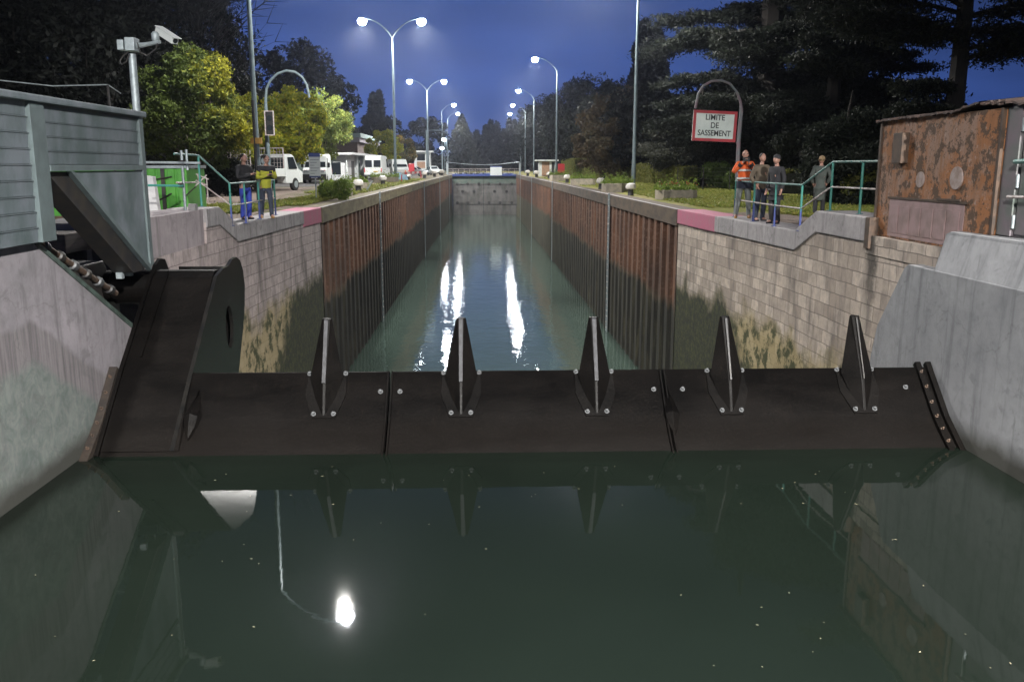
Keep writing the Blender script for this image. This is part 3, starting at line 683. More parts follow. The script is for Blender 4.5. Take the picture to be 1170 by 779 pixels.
# ---------------------------------------------------------------- railings
def railing(name, label, posts, top, mid, loc):
    t = thing(name, label, 'railing', loc)
    for (p, h) in posts:
        b = MB(); b.tube([p, (p[0], p[1], p[2]+h)], .026, 8); b.lathe((p[0], p[1], p[2]), [(.07, 0), (.07, .012)], 10); b.build('post', postm, t, smooth=True)
    for nm, pts, m, r_ in (('top_rail', top, teal, .024), ('middle_rail', mid, whiter, .018)):
        b = MB(); b.tube(pts, r_, 8); b.build(nm, m, t, smooth=True)
# left: follows the coping inner edge
def LX(y): return -6.45+(y-22)*.045
Lp = [(atZ(317, 246.5), .98), (atZ(299, 251), .98), (atZ(283.5, 256), .98), (atZ(267.5, 259), 1.0)]
pL = [Vector((p.x-.05, p.y, Q+.02)) for p, h in Lp]
pU = Vector((-6.66, 21.3, -.95))
posts = [((p.x, p.y, p.z), 1.02) for p in pL]+[((pU.x, pU.y, pU.z), 1.18)]
T = [(p.x, p.y, Q+1.04) for p in pL]+[(pU.x, pU.y, .25), (pU.x-.15, pU.y-1.2, .27)]
Mi = [(p.x, p.y, Q+.52) for p in pL]+[(pU.x, pU.y, -.38), (pU.x-.15, pU.y-1.2, -.36)]
railing('stepped_railing', 'teal and blue stepped railing in front of the two men on the left', posts, T, Mi, (pL[1].x, pL[1].y, Q))
Rp = [atZ(837, 248.5), atZ(858, 254), atZ(882, 259.5), atZ(911, 265)]
pR = [Vector((p.x+.05, p.y, Q+.02)) for p in Rp]
u1, u2 = Vector((7.42, 18.6, -.93)), Vector((7.5, 17.3, -.93))
posts = [((p.x, p.y, p.z), 1.02) for p in pR]+[((u1.x, u1.y, u1.z), 1.02), ((u2.x, u2.y, u2.z), 1.02)]
T = [(p.x, p.y, Q+1.04) for p in pR]+[(u1.x, u1.y, .09), (u2.x, u2.y, .09), (7.55, 15.9, .09)]
Mi = [(p.x, p.y, Q+.52) for p in pR]+[(u1.x, u1.y, -.43), (u2.x, u2.y, -.43), (7.55, 15.9, -.43)]
railing('stepped_railing', 'teal and blue stepped railing in front of the three people', posts, T, Mi, (pR[1].x, pR[1].y, Q))
# scaffold guard on the platform behind the screen
sg = thing('scaffold_guard', 'grey scaffold tube guard in front of the green container', 'scaffold', (-6.9, 18.6, -1.0))
a = atY(207, 172, 19.6); bz = -1.0
MB().tube([(a.x, 19.6, bz), (a.x, 19.6, a.z)], .032, 8).build('standard', galv, sg, smooth=True)
MB().tube([(a.x+.09, 19.65, a.z-.42), (a.x+.09, 19.65, a.z+.02)], .03, 8).build('standard', galv, sg, smooth=True)
for py, l1 in ((186, 229), (212, 210)):
    p = atY(120, py-1, 19.5); q = atY(l1, py+.5, 19.5); MB().tube([p, q], .026, 8).build('ledger', galv if py < 200 else postm, sg, smooth=True)
    c = atY(207, py, 19.55); MB().cbox((c.x, c.y, c.z), (.10, .12, .10)).build('clamp', plum, sg, bevel=.01)
MB().cbox((a.x+.15, 19.65, bz+.09), (.16, .16, .2)).build('foot_block', conc, sg)

# green container
gc = thing('green_container', 'bright green corrugated metal container behind the left pier', 'container', (-10.6, 24.5, Q))
x1, x0, zt_, yc = -8.0, -14.5, -.06, 24.5
v = []; f = []; n = int((x1-x0)/.13)
b = MB(); pts = []
for i in range(n):
    x = x0+i*.26
    for dx, dy in ((0, 0), (.17, 0), (.19, .03), (.24, .03)):
        if x+dx < x1: pts.append((x+dx, yc+dy))
for x, y in pts: v += [(x, y, Q+.12), (x, y, zt_)]
for i in range(len(pts)-1): f.append((2*i, 2*i+2, 2*i+3, 2*i+1))
b.add(v, f); b.build('corrugated_side', greenp, gc)
MB().box(x0, yc+.05, Q+.12, x1-.02, yc+1.6, zt_-.02).build('bin_body', greenp, gc)
MB().box(x0, yc-.05, zt_, x1+.03, yc+.05, zt_+.08).box(x1-.02, yc+.05, zt_, x1+.04, yc+1.6, zt_+.08).build('top_rim', galv, gc, bevel=.01)
MB().box(x0, yc+.0, Q, x1, yc+1.6, Q+.12).build('skid', rustst, gc)
for (px, w_) in ((185, .1),): 
    p = atY(px, 200, yc-.06); MB().box(p.x-.05, yc-.03, Q+.12, p.x+.05, yc-.005, zt_).build('post_strip', plum, gc)
for (a_, c_) in (((172, 234), (196, 221)), ((172, 206), (196, 202)), ((212, 224), (224, 213))):
    p, q = atY(*a_, yc-.06), atY(*c_, yc-.06); MB().tube([p, q], .018, 5).build('tie_bar', plum, gc)
p = atY(175, 200, 22.5)
tag(MB().prism([(p.x-.9, Q), (p.x+.12, Q), (p.x+.02, -.25), (p.x-.75, -.18)], 22.4, 22.6, 'Y').build('white_sheeting', whitew, loc=(p.x, 22.5, Q)), 'white plastic sheeting hanging in front of the green container', 'sheeting')
# small red and white cylinder bits behind the railing: a barrier frame
bf = thing('barrier_frame', 'white tubular barrier lying against the right end of the green container', 'barrier', (-7.3, 24.4, Q))
for (a_, c_) in (((224, 199), (238, 205)), ((224, 206), (237, 212)), ((226, 199), (231, 232)), ((236, 204), (238, 230)), ((223, 213), (236, 200))):
    p, q = atY(*a_, 23.0), atY(*c_, 23.2); MB().tube([p, q], .018, 6).build('tube', whiter, bf)

# ---------------------------------------------------------------- lighting columns
lensm = emit('lit_lamp_lens', (.90, .94, 1.0), 70)
def lamp_post(base, H, arms, label, shades=True, power=LAMP_W, r=.11):
    t = thing('street_lamp', label, 'street lamp', base, 'lamps along the lock')
    x, y, z = base
    MB().lathe((x, y, z), [(r*1.5, 0), (r*1.5, .03), (r*1.15, .05), (r*1.15, 1.8), (r, 1.85), (r*.85, H*.6), (r*.5, H-1.6)], 12).build('pole', polem, t, smooth=True)
    for (dx, col) in arms:
        pts = []
        for k in range(9):
            u = k/8; pts.append((x+dx*u, y, z+H-1.6+1.6*math.sin(u*math.pi/2)**.8+(.0 if u < 1 else 0)))
        MB().tube(pts, [r*.5-.02*k/8 for k in range(9)], 8).build('arm', polem, t, smooth=True)
        hx = x+dx
        s_ = 1 if dx > 0 else -1
        hd = MB(); hd.lathe((hx+s_*.25, y, z+H-.02), [(.30, 0), (.30, .06), (.2, .15), (.05, .18)], 14); ho = hd.build('lamp_head', polem, t, smooth=True)
        ln = MB(); ln.lathe((hx+s_*.25, y, z+H-.22), [(.10, -.34), (.26, -.28), (.38, -.10), (.40, .06), (.30, .19)], 14); ln.build('lens', lensm, ho, smooth=True)
        ld = bpy.data.lights.new('lamp_light', 'SPOT'); ld.energy = power; ld.color = col; ld.shadow_soft_size = .22; ld.spot_size = R(168); ld.spot_blend = .5
        lo = bpy.data.objects.new('lamp_light', ld); COL.objects.link(lo); lo.location = (hx+s_*.25, y, z+H-.5)
    return t
cw_ = (1.0, .97, .92)
PX = -8.6
lamp_post((-9.3, 37.5, Q), 14.1, [(2.6, cw_)], 'tall lamp post beside the men on the left bank, its head out of view')
for (px, yy, dbl, lab) in ((452, 83, 1, 'double armed street lamp on the left bank beside the parked white vans'),
                           (489.5, 140, 1, 'double armed street lamp on the left bank near the white cabin'),
                           (505.5, 193, 0, 'single armed street lamp on the left bank, third from the near end'),
                           (512, 224, 0, 'farthest single armed street lamp on the left bank')):
    x = atY(px, 195, yy).x; lamp_post((x, yy, Q), 14.4, [(2.4, cw_)]+([(-2.4, cw_)] if dbl else []), lab, r=.12)
for (px, yy, lab) in ((724, 56, 'nearest tall pole on the right lawn, its lamp head out of view above'),
                      (635.5, 112, 'street lamp leaning over the lock from the right lawn beside the small white kiosk'),
                      (609.8, 158, 'second lit street lamp beyond the kiosk on the right bank'),
                      (600, 195, 'third lit street lamp beyond the kiosk on the right bank'),
                      (595, 226, 'farthest lit street lamp on the right bank')):
    x = atY(px, 198, yy).x; lamp_post((x, yy, Q), 14.5, [(-2.5, cw_)], lab, r=.115)
# the row goes on behind the camera, where the same lamps light the near water and piers
lamp_post((9.7, -14, Q), 13.5, [(-2.5, cw_)], 'right bank street lamp before the near water', power=LAMP_W*6.2)
lamp_post((-9.3, -18, Q), 13.5, [(2.5, cw_)], 'left bank street lamp before the near water', power=LAMP_W*5.2)

# ---------------------------------------------------------------- far gate and footbridge
fg = thing('mitre_gate', 'grey steel double lock gate closing the far end of the chamber', 'lock gate', (.5, YF, -8.5))
farg = pmat('stained_gate_steel', (.15, .145, .14), .7, 0, (.07, .068, .062), scale=.9, bmp=.2, stretch=(1, 1, .4))
xm = .35
mossy = pmat('mossy_gate_steel', (.075, .11, .09), .8, 0, (.12, .14, .12), scale=1.5, bmp=.3)
for (a, c) in ((XL(YF), xm-.04), (xm+.04, XR(YF))):
    lf = MB().box(a, YF-.2, -9.2, c, YF+.25, -3.05).build('gate_leaf', farg, fg)
    MB().box(a, YF-.25, -3.04, c, YF+.2, -1.75).build('upper_band', mossy, lf)
    for z in (-3.1, -6.6): MB().box(a+.02, YF-.34, z-.06, c-.02, YF-.2, z+.06).build('beam', farg, lf)
    L_ = c-a
    for z, xs_ in ((-3.1, (.16, .5, .86)), (-4.4, (.33, .7)), (-6.4, (.16, .5, .86))):
        for u in xs_: MB().lathe((a+L_*u, YF-.36, z), [(.26, 0), (.26, .1)], 12, 'Y').build('port', plum, lf)
MB().box(xm-.04, YF-.3, -9, xm+.04, YF-.1, -1.7).build('mitre_post', plum, fg)
fb = thing('footbridge', 'blue steel footbridge with white railings over the far lock gate', 'footbridge', (.5, YF, -1.7))
MB().box(-6.1, YF-.9, -1.72, 6.9, YF+.9, -1.38).build('deck', bluep, fb)
for yy in (YF-.85,):
    b = MB()
    for z in (-1.1, -.82, -.5): b.tube([(-6.0, yy, z), (6.8, yy, z)], .035 if z > -.6 else .02, 6)
    b.build('handrail', whiter, fb)
    for k in range(14): MB().tube([(-6+k*.985, yy, -1.4), (-6+k*.985, yy, -.5)], .03, 6).build('baluster', whiter, fb)
for x in (-6.0, 6.8): MB().box(x-.15, YF-1, -1.45, x+.15, YF-.7, .5).build('end_post', galv, fb)
ns_ = MB().box(1.55, YF-1.0, -1.6, 3.6, YF-.93, -.05).build('notice_panel', whitep, fb)
MB().box(1.55, YF-1.03, -.16, 3.6, YF-1.002, 0).build('header', bluep, ns_)
# hanging cable over the far end
b = MB(); b.tube([(-6.4+13.4*u, YF+6, .75-1.0*math.sin(u*math.pi)*.5) for u in [k/16 for k in range(17)]], .05, 5)
tag(b.build('cable', galv, loc=(0, YF+6, .5)), 'pale cable hanging across the canal behind the footbridge', 'cable')
for x, lab in ((-6.4, 'left grey mast holding the hanging cable behind the footbridge'), (7.0, 'right grey mast holding the hanging cable behind the footbridge')):
    tag(MB().lathe((x, YF+6, Q), [(.12, 0), (.12, .1), (.07, .12), (.06, 2.25)], 8).build('cable_mast', galv, loc=(x, YF+6, Q)), lab, 'mast')
tag(MB().box(-5.2, 160, -9, 6.2, 205, -1.9).build('upper_canal', wat), kind='structure')

# ---------------------------------------------------------------- quay furniture
whiteb = pmat('bollard_white_cap', (.66, .64, .60), .6, 0, (.5, .46, .42), scale=9)
def bollard(x, y, label, s=1.0):
    t = thing('mooring_bollard', label, 'bollard', (x, y, Q), 'white capped mooring bollards')
    MB().lathe((x, y, Q), [(.17*s, 0), (.15*s, .04), (.13*s, .28*s), (.16*s, .34*s)], 14).build('shaft', plum, t, smooth=True)
    MB().lathe((x, y, Q+.30*s), [(.17*s, 0), (.25*s, .05*s), (.27*s, .15*s), (.22*s, .27*s), (.10*s, .32*s)], 16).build('cap', whiteb, t, smooth=True)
for (px, py, lab, s) in ((409.5, 219.5, 'nearest white capped bollard on the left quay', 1.15), (437.5, 212, 'second white capped bollard from the near end of the left quay', 1.2),
                      (466.5, 206.5, 'third white capped bollard along the left quay, by the barrier', 1.2), (485, 203.8, 'fourth white capped bollard along the left quay', 1.3),
                      (496.5, 202.3, 'fifth white capped bollard along the left quay', 1.5), (505, 201.2, 'sixth white capped bollard along the left quay', 1.5),
                      (720.5, 223.5, 'nearest white capped bollard on the right quay, at the foot of the tall pole', 1.0), (686.5, 216.2, 'second white capped bollard on the right quay, before the stone planters', 1.15),
                      (648, 209.2, 'third white capped bollard on the right quay', 1.15), (627.5, 204.6, 'fourth white capped bollard on the right quay, before the kiosk', 1.3),
                      (613, 202.7, 'fifth white capped bollard on the right quay', 1.4), (603, 201.4, 'sixth white capped bollard on the right quay', 1.4)):
    p = atZ(px, py); bollard(p.x, p.y, lab, s)

leafg = m_leaf('bedding_leaves', (.15, .22, .04), (.11, .17, .03), (.20, .26, .05), 3)
flow = pmat('red_petals', (.5, .06, .05), .6, scale=20)
def leaf_cloud(name, pts, size, m, parent=None, elong=1.0, flat=0.0, seed=0, droop=0., off=(0, 0, 0)):
    rg = np.random.default_rng(seed); n = len(pts); pts = np.asarray(pts, float)-np.array(off)
    nrm = rg.normal(size=(n, 3)); nrm[:, 2] = nrm[:, 2]*(1-flat)+flat*2.2; nrm /= np.linalg.norm(nrm, axis=1)[:, None]
    a = np.cross(nrm, rg.normal(size=(n, 3))); a /= np.linalg.norm(a, axis=1)[:, None]; b_ = np.cross(nrm, a)
    s = size*rg.uniform(.6, 1.35, n)[:, None]
    a = a*s*elong; b_ = b_*s*.55
    q = np.stack([pts-a, pts-b_*.9+a*.1, pts+a, pts+b_+a*.1], 1).reshape(-1, 3)
    q[:, 2] -= np.repeat(rg.uniform(0, droop+1e-9, n), 4)
    me = bpy.data.meshes.new(name); me.vertices.add(4*n); me.vertices.foreach_set('co', q.ravel())
    me.loops.add(4*n); me.loops.foreach_set('vertex_index', np.arange(4*n)); me.polygons.add(n)
    me.polygons.foreach_set('loop_start', np.arange(n)*4); me.polygons.foreach_set('loop_total', np.full(n, 4)); me.update(); me.materials.append(m)
    o = bpy.data.objects.new(name, me); COL.objects.link(o)
    if parent is not None: o.parent = parent
    return o
def ball_pts(rg, c, r, n):
    d = rg.normal(size=(n, 3)); d /= np.linalg.norm(d, axis=1)[:, None]
    return np.array(c)+d*(rg.uniform(.25, 1, n)**.5)[:, None]*np.array(r)
def planter(x, y, w, d, h, label, seed, flowers=0, rz=0):
    t = thing('planter', label, 'planter', (x, y, Q), 'stone planters on the quay')
    c_ = .22*w; P = [(-w/2+c_*.6, -d/2), (w/2-c_*.6, -d/2), (w/2, -d/2+c_*.6), (w/2, d/2-c_*.6), (w/2-c_*.6, d/2), (-w/2+c_*.6, d/2), (-w/2, d/2-c_*.6), (-w/2, -d/2+c_*.6)]
    MB().prism([(x+a, y+b) for a, b in P], Q, Q+h, 'Z').build('trough', plantc, t, bevel=.02)
    rg = np.random.default_rng(seed); n = int(420*w)
    pts = np.column_stack([rg.uniform(-w*.52, w*.52, n), rg.uniform(-d*.5, d*.5, n), h+rg.gamma(2, .07, n)*(1+.6*np.sin(np.arange(n)*.01))])
    leaf_cloud('plants', pts, .055, leafg, t, 1.4, 0, seed)
    if flowers:
        pts = np.column_stack([rg.uniform(-w*.5, w*.5, 40), rg.uniform(-d*.5, d*.2, 40), h+.22+rg.uniform(0, .16, 40)]); leaf_cloud('flowers', pts, .04, flow, t, 1, 0, seed+1)
for (px, py, w, d, h, lab, fl) in ((385, 224.5, 1.5, .9, .42, 'low square stone planter behind the first bollard on the left bank', 0),
        (405, 217, 1.6, .9, .45, 'stone planter with low shrubs in front of the white van on the left bank', 0),
        (440, 209, 2.4, 1, .5, 'long planted stone planter beside the lamp post on the left bank', 0),
        (772, 228, 1.75, 1.1, .42, 'long octagonal stone planter full of green leaves and red flowers, nearest on the right lawn', 1),
        (700, 220, 1.2, .9, .5, 'pale stone planter with bright leaves left of the tall pole', 0),
        (712, 219.4, 1.1, .9, .48, 'pale stone planter with bright leaves just at the tall pole', 0),
        (666, 211.8, 1.9, 1, .5, 'pair like stone planter with short leaves between the second and third bollard on the right', 0),
        (638.5, 207.2, 1.8, 1, .6, 'bare pale stone planter in front of the kiosk lamp on the right bank', 0)):
    p = atZ(px, py); planter(p.x, p.y, w, d, h, lab, int(px), fl)
# shrubs growing by the left planters
for (px, py, r, lab) in ((374, 228, .42, 'small bright green shrub under the notice board'), (391, 229, .48, 'small bright green shrub right of the notice board, beside the stone planter'), (377, 219, .35, 'small pale green shrub in front of the white van')):
    p = atZ(px, py); rg = np.random.default_rng(int(px))
    t = thing('shrub', lab, 'shrub', (p.x, p.y, Q)); leaf_cloud('foliage', ball_pts(rg, (0, 0, r*.95), (r, r*.8, r), 900), .06, leafg, t, 1.3, 0, 3)
    MB().tube([(p.x, p.y, Q), (p.x, p.y, Q+r)], .02, 5).build('stem', bark, t)
# notice board on a post
p = atZ(361.5, 229); nb = thing('notice_board', 'narrow white notice board with a blue header on a thin post by the left quay', 'notice board', (p.x, p.y, Q))
pt_ = atY(361, 175, p.y); pb_ = atY(361, 203, p.y)
MB().tube([(p.x, p.y, Q), (p.x, p.y, pt_.z)], .03, 8).build('post', galv, nb)
MB().box(p.x-.24, p.y-.05, pb_.z, p.x+.24, p.y-.03, pt_.z).build('board', whitep, nb, bevel=.004)
MB().box(p.x-.24, p.y-.056, pt_.z-.16, p.x+.24, p.y-.051, pt_.z).build('header', bluep, nb); MB().box(p.x-.24, p.y-.056, pb_.z, p.x+.24, p.y-.051, pb_.z+.07).build('footer', bluep, nb)
greyt = pmat('grey_print', (.25, .28, .30), .6, scale=9)
b = MB()
for k in range(7): b.box(p.x-.19, p.y-.056, pt_.z-.30-k*.115, p.x+.19-.1*(k % 3), p.y-.051, pt_.z-.275-k*.115)
b.build('print', greyt, nb)
# signal and arched pole
p = atZ(309, 221); sp = thing('signal_post', 'teal post with a framed black signal box beside the tall left lamp post', 'signal', (p.x, p.y, Q))
h1 = atY(307, 117, p.y).z
MB().lathe((p.x, p.y, Q), [(.14, 0), (.14, .1), (.10, .12), (.085, h1-Q)], 12).build('post', polem, sp, smooth=True)
a, c = atY(303.5, 128, p.y-.3), atY(313.5, 154, p.y-.3)
MB().box(a.x, p.y-.42, c.z, c.x, p.y-.16, a.z).build('signal_box', black, sp, bevel=.02)
fr = MB(); w_ = .05
fr.box(a.x-w_, p.y-.46, a.z, c.x+w_, p.y-.40, a.z+w_).box(a.x-w_, p.y-.46, c.z-w_, c.x+w_, p.y-.40, c.z).box(a.x-w_, p.y-.46, c.z, a.x, p.y-.40, a.z).box(c.x, p.y-.46, c.z, c.x+w_, p.y-.40, a.z)
fr.build('frame', whiter, sp)
for k in (.3, .72): MB().lathe(((a.x+c.x)/2, p.y-.45, c.z+(a.z-c.z)*k), [(.13, 0), (.15, .04)], 14, 'Y').build('signal_lens', glassm, sp)
# arched pole
ap = thing('arched_post', 'grey post curving into a wide arch above the yellow green trees on the left', 'arched post', (p.x-.35, p.y+.4, Q)); yb = p.y+.4
pts = [(p.x-.25, yb, Q)]+[tuple(atY(a_, b_, yb)) for a_, b_ in ((303.5, 112), (304.5, 102), (309, 92), (317, 84.5), (327, 81), (337, 82.5), (345, 88), (350.5, 97), (353.5, 112))]
MB().tube(pts, [.075]*2+[.065]*8, 8).build('arch', polem, ap, smooth=True)
# dark cable duct strapped on the tall lamp post + yellow band
q = Vector((-9.3, 37.5, 0))
tg = MB().tube([(q.x-.02, q.y-.19, Q), (q.x-.02, q.y-.18, atY(300, 115, 37.3).z)], .06, 8).build('cable_duct', plum)
lamp0 = [o for o in COL.objects if o.name == 'street_lamp'][0]
for o in (tg,): o.parent = lamp0; o.matrix_parent_inverse = Matrix.Translation(-lamp0.location)
zb = atY(301, 161, 37.3).z
o = MB().lathe((q.x, q.y, zb-.12), [(.24, 0), (.24, .24)], 14).build('yellow_band', pmat('yellow_band', (.50, .28, .06), .6), lamp0)
# LIMITE DE SASSEMENT sign
ys = 27.3; pb2 = atZ(848, 233); 
sgp = thing('arched_sign_post', 'red and grey post bent into an arch carrying the limit sign on the right bank', 'sign post', (8.15, ys, Q))
pA = atY(845, 200, ys)
pts = [(pA.x-.05, ys, Q), tuple(atY(844, 160, ys)), tuple(atY(847, 127, ys)), tuple(atY(846, 116, ys)), tuple(atY(842, 105.5, ys)), tuple(atY(834, 96, ys)), tuple(atY(824, 92, ys)), tuple(atY(813, 93, ys)), tuple(atY(804, 98, ys)), tuple(atY(798, 107, ys)), tuple(atY(794.5, 124, ys))]
pm_ = pmat('purple_grey_post_paint', (.18, .12, .14), .55, 0, (.12, .16, .16), scale=2)
MB().tube(pts, [.07, .06, .055]+[.038]*8, 10).build('post', pm_, sgp, smooth=True)
si = thing('limit_sign', 'white sign in a red frame reading LIMITE DE SASSEMENT', 'sign', (0, 0, 0))
A, B_, C_, D_ = atY(791.5, 126, ys-.12), atY(843, 128, ys-.12), atY(842, 163.5, ys-.12), atY(790.5, 161, ys-.12)
wS, hS = (B_.x-A.x), (A.z-D_.z)
MB().box(-wS/2, 0, -hS/2, wS/2, .035, hS/2).build('board', pmat('sign_white', (.62, .68, .64), .5, 0, (.48, .55, .52), scale=2), si)
fr = MB(); k = .085
fr.box(-wS/2, -.02, hS/2-k, wS/2, -.002, hS/2).box(-wS/2, -.02, -hS/2, wS/2, -.002, -hS/2+k).box(-wS/2, -.02, -hS/2+k, -wS/2+k, -.002, hS/2-k).box(wS/2-k, -.02, -hS/2+k, wS/2, -.002, hS/2-k)
fr.build('frame', pmat('sign_red', (.42, .035, .045), .5, 0, (.3, .03, .04), scale=3), si)
def text_mesh(s, size, m, parent, loc, bold=.006):
    cu = bpy.data.curves.new('t', 'FONT'); cu.body = s; cu.size = size; cu.align_x = 'CENTER'; cu.align_y = 'CENTER'; cu.extrude = .002; cu.offset = bold
    o = bpy.data.objects.new('t', cu); COL.objects.link(o); dg = bpy.context.evaluated_depsgraph_get()
    me = bpy.data.meshes.new_from_object(o.evaluated_get(dg)); bpy.data.objects.remove(o)
    me.materials.clear(); me.materials.append(m)
    o = bpy.data.objects.new('lettering', me); COL.objects.link(o); o.parent = parent; o.location = loc; o.rotation_euler = (R(90), 0, 0); return o
ink = pmat('black_lettering', (.02, .025, .025), .6)
for s, z in (('LIMITE', .25), ('DE', .015), ('SASSEMENT', -.215)):
    t_ = text_mesh(s, .235, ink, si, (0, -.004, z), .0035)
    t_.scale = (.86 if s == 'SASSEMENT' else .92, 1.0, 1)
si['off'] = [0, 0, 0]; si.location = ((A.x+B_.x)/2, ys-.12, (A.z+D_.z)/2-.02); si.rotation_euler = (0, R(2.0), R(6))
# CCTV camera
yc = 17.2; xb = atY(156, 126, yc).x; pt_ = atY(151, 62, yc)
cc = thing('surveillance_camera', 'long grey surveillance camera on a pole above the grey green screen', 'camera', (xb, yc, -1.0))
MB().tube([(xb, yc, -1.2), (xb-.0, yc, pt_.z)], .068, 12).build('pole', galv, cc, smooth=True)
def B2(x0, y0, x1, y1, d0, d1, nm, m, bev=.01):
    a, c = atY(x0, y0, yc), atY(x1, y1, yc); return MB().box(a.x, yc+d0, c.z, c.x, yc+d1, a.z).build(nm, m, cc, bevel=bev)
B2(136, 46.5, 144, 58, -.12, .12, 'control_box', paleo if False else galv); B2(145, 44, 157, 59, -.14, .14, 'bracket_head', galv)
MB().tube([atY(156, 53, yc), atY(167, 51, yc), atY(183, 48, yc-.05)], [.055, .04, .035], 8).build('bracket_arm', whiter if False else galv, cc, smooth=True)
a, c = atY(175, 43, yc), atY(183, 37, yc)
MB().lathe((atY(177.5, 43, yc).x, yc, atY(177.5, 48, yc).z), [(.05, 0), (.07, .04), (.07, .14), (.04, .18)], 12).build('swivel', galv, cc, smooth=True)
b = MB(); L_ = .52; b.box(-L_/2, -.07, -.065, L_/2, .07, .055); b.box(-L_/2-.02, -.085, .055, L_/2+.06, .085, .072)
m_ = Matrix.Translation(atY(190.5, 40.5, yc)) @ Matrix.Rotation(R(-35), 4, 'Z') @ Matrix.Rotation(R(26), 4, 'Y')
b.v = [tuple(m_ @ Vector(v)) for v in b.v]; ho = b.build('housing', whitep, cc, bevel=.012)
b = MB().lathe((L_/2, 0, 0), [(.048, 0), (.048, .012)], 14, 'X'); b.v = [tuple(m_ @ Vector(v)) for v in b.v]; b.build('lens', glassm, ho)
b = MB(); b.tube([atY(147, 59, yc-.1), atY(141, 64, yc-.1), atY(137, 70, yc-.1), atY(139, 74, yc-.1), atY(144, 71, yc-.1), atY(148, 62, yc-.1)], .012, 6); b.tube([atY(157, 49, yc-.12), atY(160, 60, yc-.1), atY(168, 64, yc-.1), atY(178, 56, yc-.1), atY(180, 50, yc-.1)], .012, 6)
b.build('wiring', plum, cc)
# antenna / wire mast behind the screen
a = atY(123, 97, 19); 
ms = thing('wire_mast', 'thin dark mast with stay wires behind the grey green screen', 'mast', (a.x, 19, -1.2))
MB().tube([(a.x, 19, -1.3), (a.x, 19, a.z)], .025, 6).build('mast', plum, ms)
MB().tube([atY(0, 92, 19), atY(60, 98.5, 19), tuple(a)], .012, 5).tube([tuple(a), atY(138, 107, 19.4)], .012, 5).build('wire', galv, ms)

# ---------------------------------------------------------------- vehicles
def wheel(t, x, y, r=.34, w=.22):
    s = 1 if x > 0 else -1
    wo = MB().lathe((x-w/2, y, r), [(r*.8, 0), (r, .03), (r, w-.03), (r*.8, w)], 20, 'X').build('wheel', black, t, smooth=True)
    MB().lathe((x+s*w/2-(.0 if s > 0 else .02), y, r), [(r*.55, 0), (r*.5, .02)], 14, 'X').build('rim', galv, wo)
def van(label, loc, rz, group='parked white vans', stripes=False, plate=(.55, .55, .5), hgt=2.5):
    t = thing('parked_van', label, 'van', (0, 0, 0), group)   # nose towards -Y
    H = hgt; prof = [(-2.7, .35), (-2.72, .85), (-2.55, 1.12), (-1.95, 1.32), (-1.25, H-.18), (-.95, H-.02), (2.35, H), (2.5, H-.1), (2.6, .5), (2.6, .35)]
    b = MB(); b.prism(prof, -1.0, 1.0, 'X')
    b.v = [(x*(1 if z < 1.25 else 1-.12*(z-1.25)/(H-1.25)), y, z) for x, y, z in b.v]
    b.build('body', whitep, t, bevel=.07, seg=3)
    def on(y0, z0, y1, z1, u0, u1, dx=.02):   # panel on the windscreen slope
        return
    s0, s1 = (-1.93, 1.36), (-1.27, H-.26); n = Vector((0, -(s1[1]-s0[1]), (s1[0]-s0[0]))).normalized()*.012
    w0, w1 = .86, .80
    MB().add([(-w0, s0[0]+n.y, s0[1]+n.z), (w0, s0[0]+n.y, s0[1]+n.z), (w1, s1[0]+n.y, s1[1]+n.z), (-w1, s1[0]+n.y, s1[1]+n.z)], [(0, 1, 2, 3)]).build('windscreen', glassm, t)
    for s in (-1, 1):
        b = MB(); b.add([(s*1.005, -1.75, 1.32), (s*1.005, -.55, 1.32), (s*.925, -.55, H-.35), (s*.93, -1.22, H-.35)], [(0, 1, 2, 3)]); b.build('side_window', glassm, t)
        b = MB(); b.box(s*.10, 2.585, 1.35, s*.86, 2.61, 2.1); b.build('rear_window', glassm, t, bevel=.03)
        b = MB(); b.box(s*.62-.22, -2.735, .92, s*.62+.22, -2.60, 1.12); b.build('headlight', pmat('headlight_glass', (.5, .55, .58), .1), t, bevel=.03)
        b = MB(); b.box(s*.93-.05, 2.58, .75, s*.93+.05, 2.625, 1.25); b.build('taillight', redp, t)
        b = MB(); b.box(s*1.02, -1.75, 1.35, s*1.22, -1.62, 1.75); b.build('mirror', black, t, bevel=.03)
        for y in (-1.85, 1.75): wheel(t, s*.93, y)
    MB().box(-.98, -2.80, .28, .98, -2.60, .78).build('bumper', plum, t, bevel=.04)
    MB().box(-.98, 2.56, .32, .98, 2.66, .52).build('bumper', plum, t, bevel=.03)
    MB().box(-.26, -2.812, .45, .26, -2.80, .57).build('number_plate', whitep, t)
    MB().box(-.55, 2.605, .80, -.05, 2.625, .92).build('number_plate', pmat('yellow_plate', (.55, .36, .03), .5), t)
    MB().box(-.7, -2.70, .93, .7, -2.66, 1.0).build('grille', plum, t)
    if stripes:
        for k in range(8):
            x = -.9+k*.14 if k < 4 else .35+(k-4)*.14
            b = MB(); b.add([(x, -2.63, 1.02), (x+.09, -2.63, 1.02), (x+.16, -2.56, 1.14), (x+.07, -2.56, 1.14)], [(0, 1, 2, 3)]); b.v = [(x_, y_-.02, z_+.01) for x_, y_, z_ in b.v]
            b.build('warning_stripe', redp, t)
    t.location = loc; t.rotation_euler = (0, 0, rz); return t
p = atY(357, 207, 76); van('white panel van facing the lock, red warning stripes on its nose', (p.x, 76+2.7, Q), R(4), stripes=True)
p = atY(429, 204, 100); van('white van seen from behind with two rear windows and a yellow plate', (p.x, 100+2, Q), math.pi-R(4), hgt=2.6)
p = atY(452, 202, 108); van('white van with dark windscreen, half hidden by the lamp post on the left bank', (p.x, 111, Q), R(14), hgt=2.3)
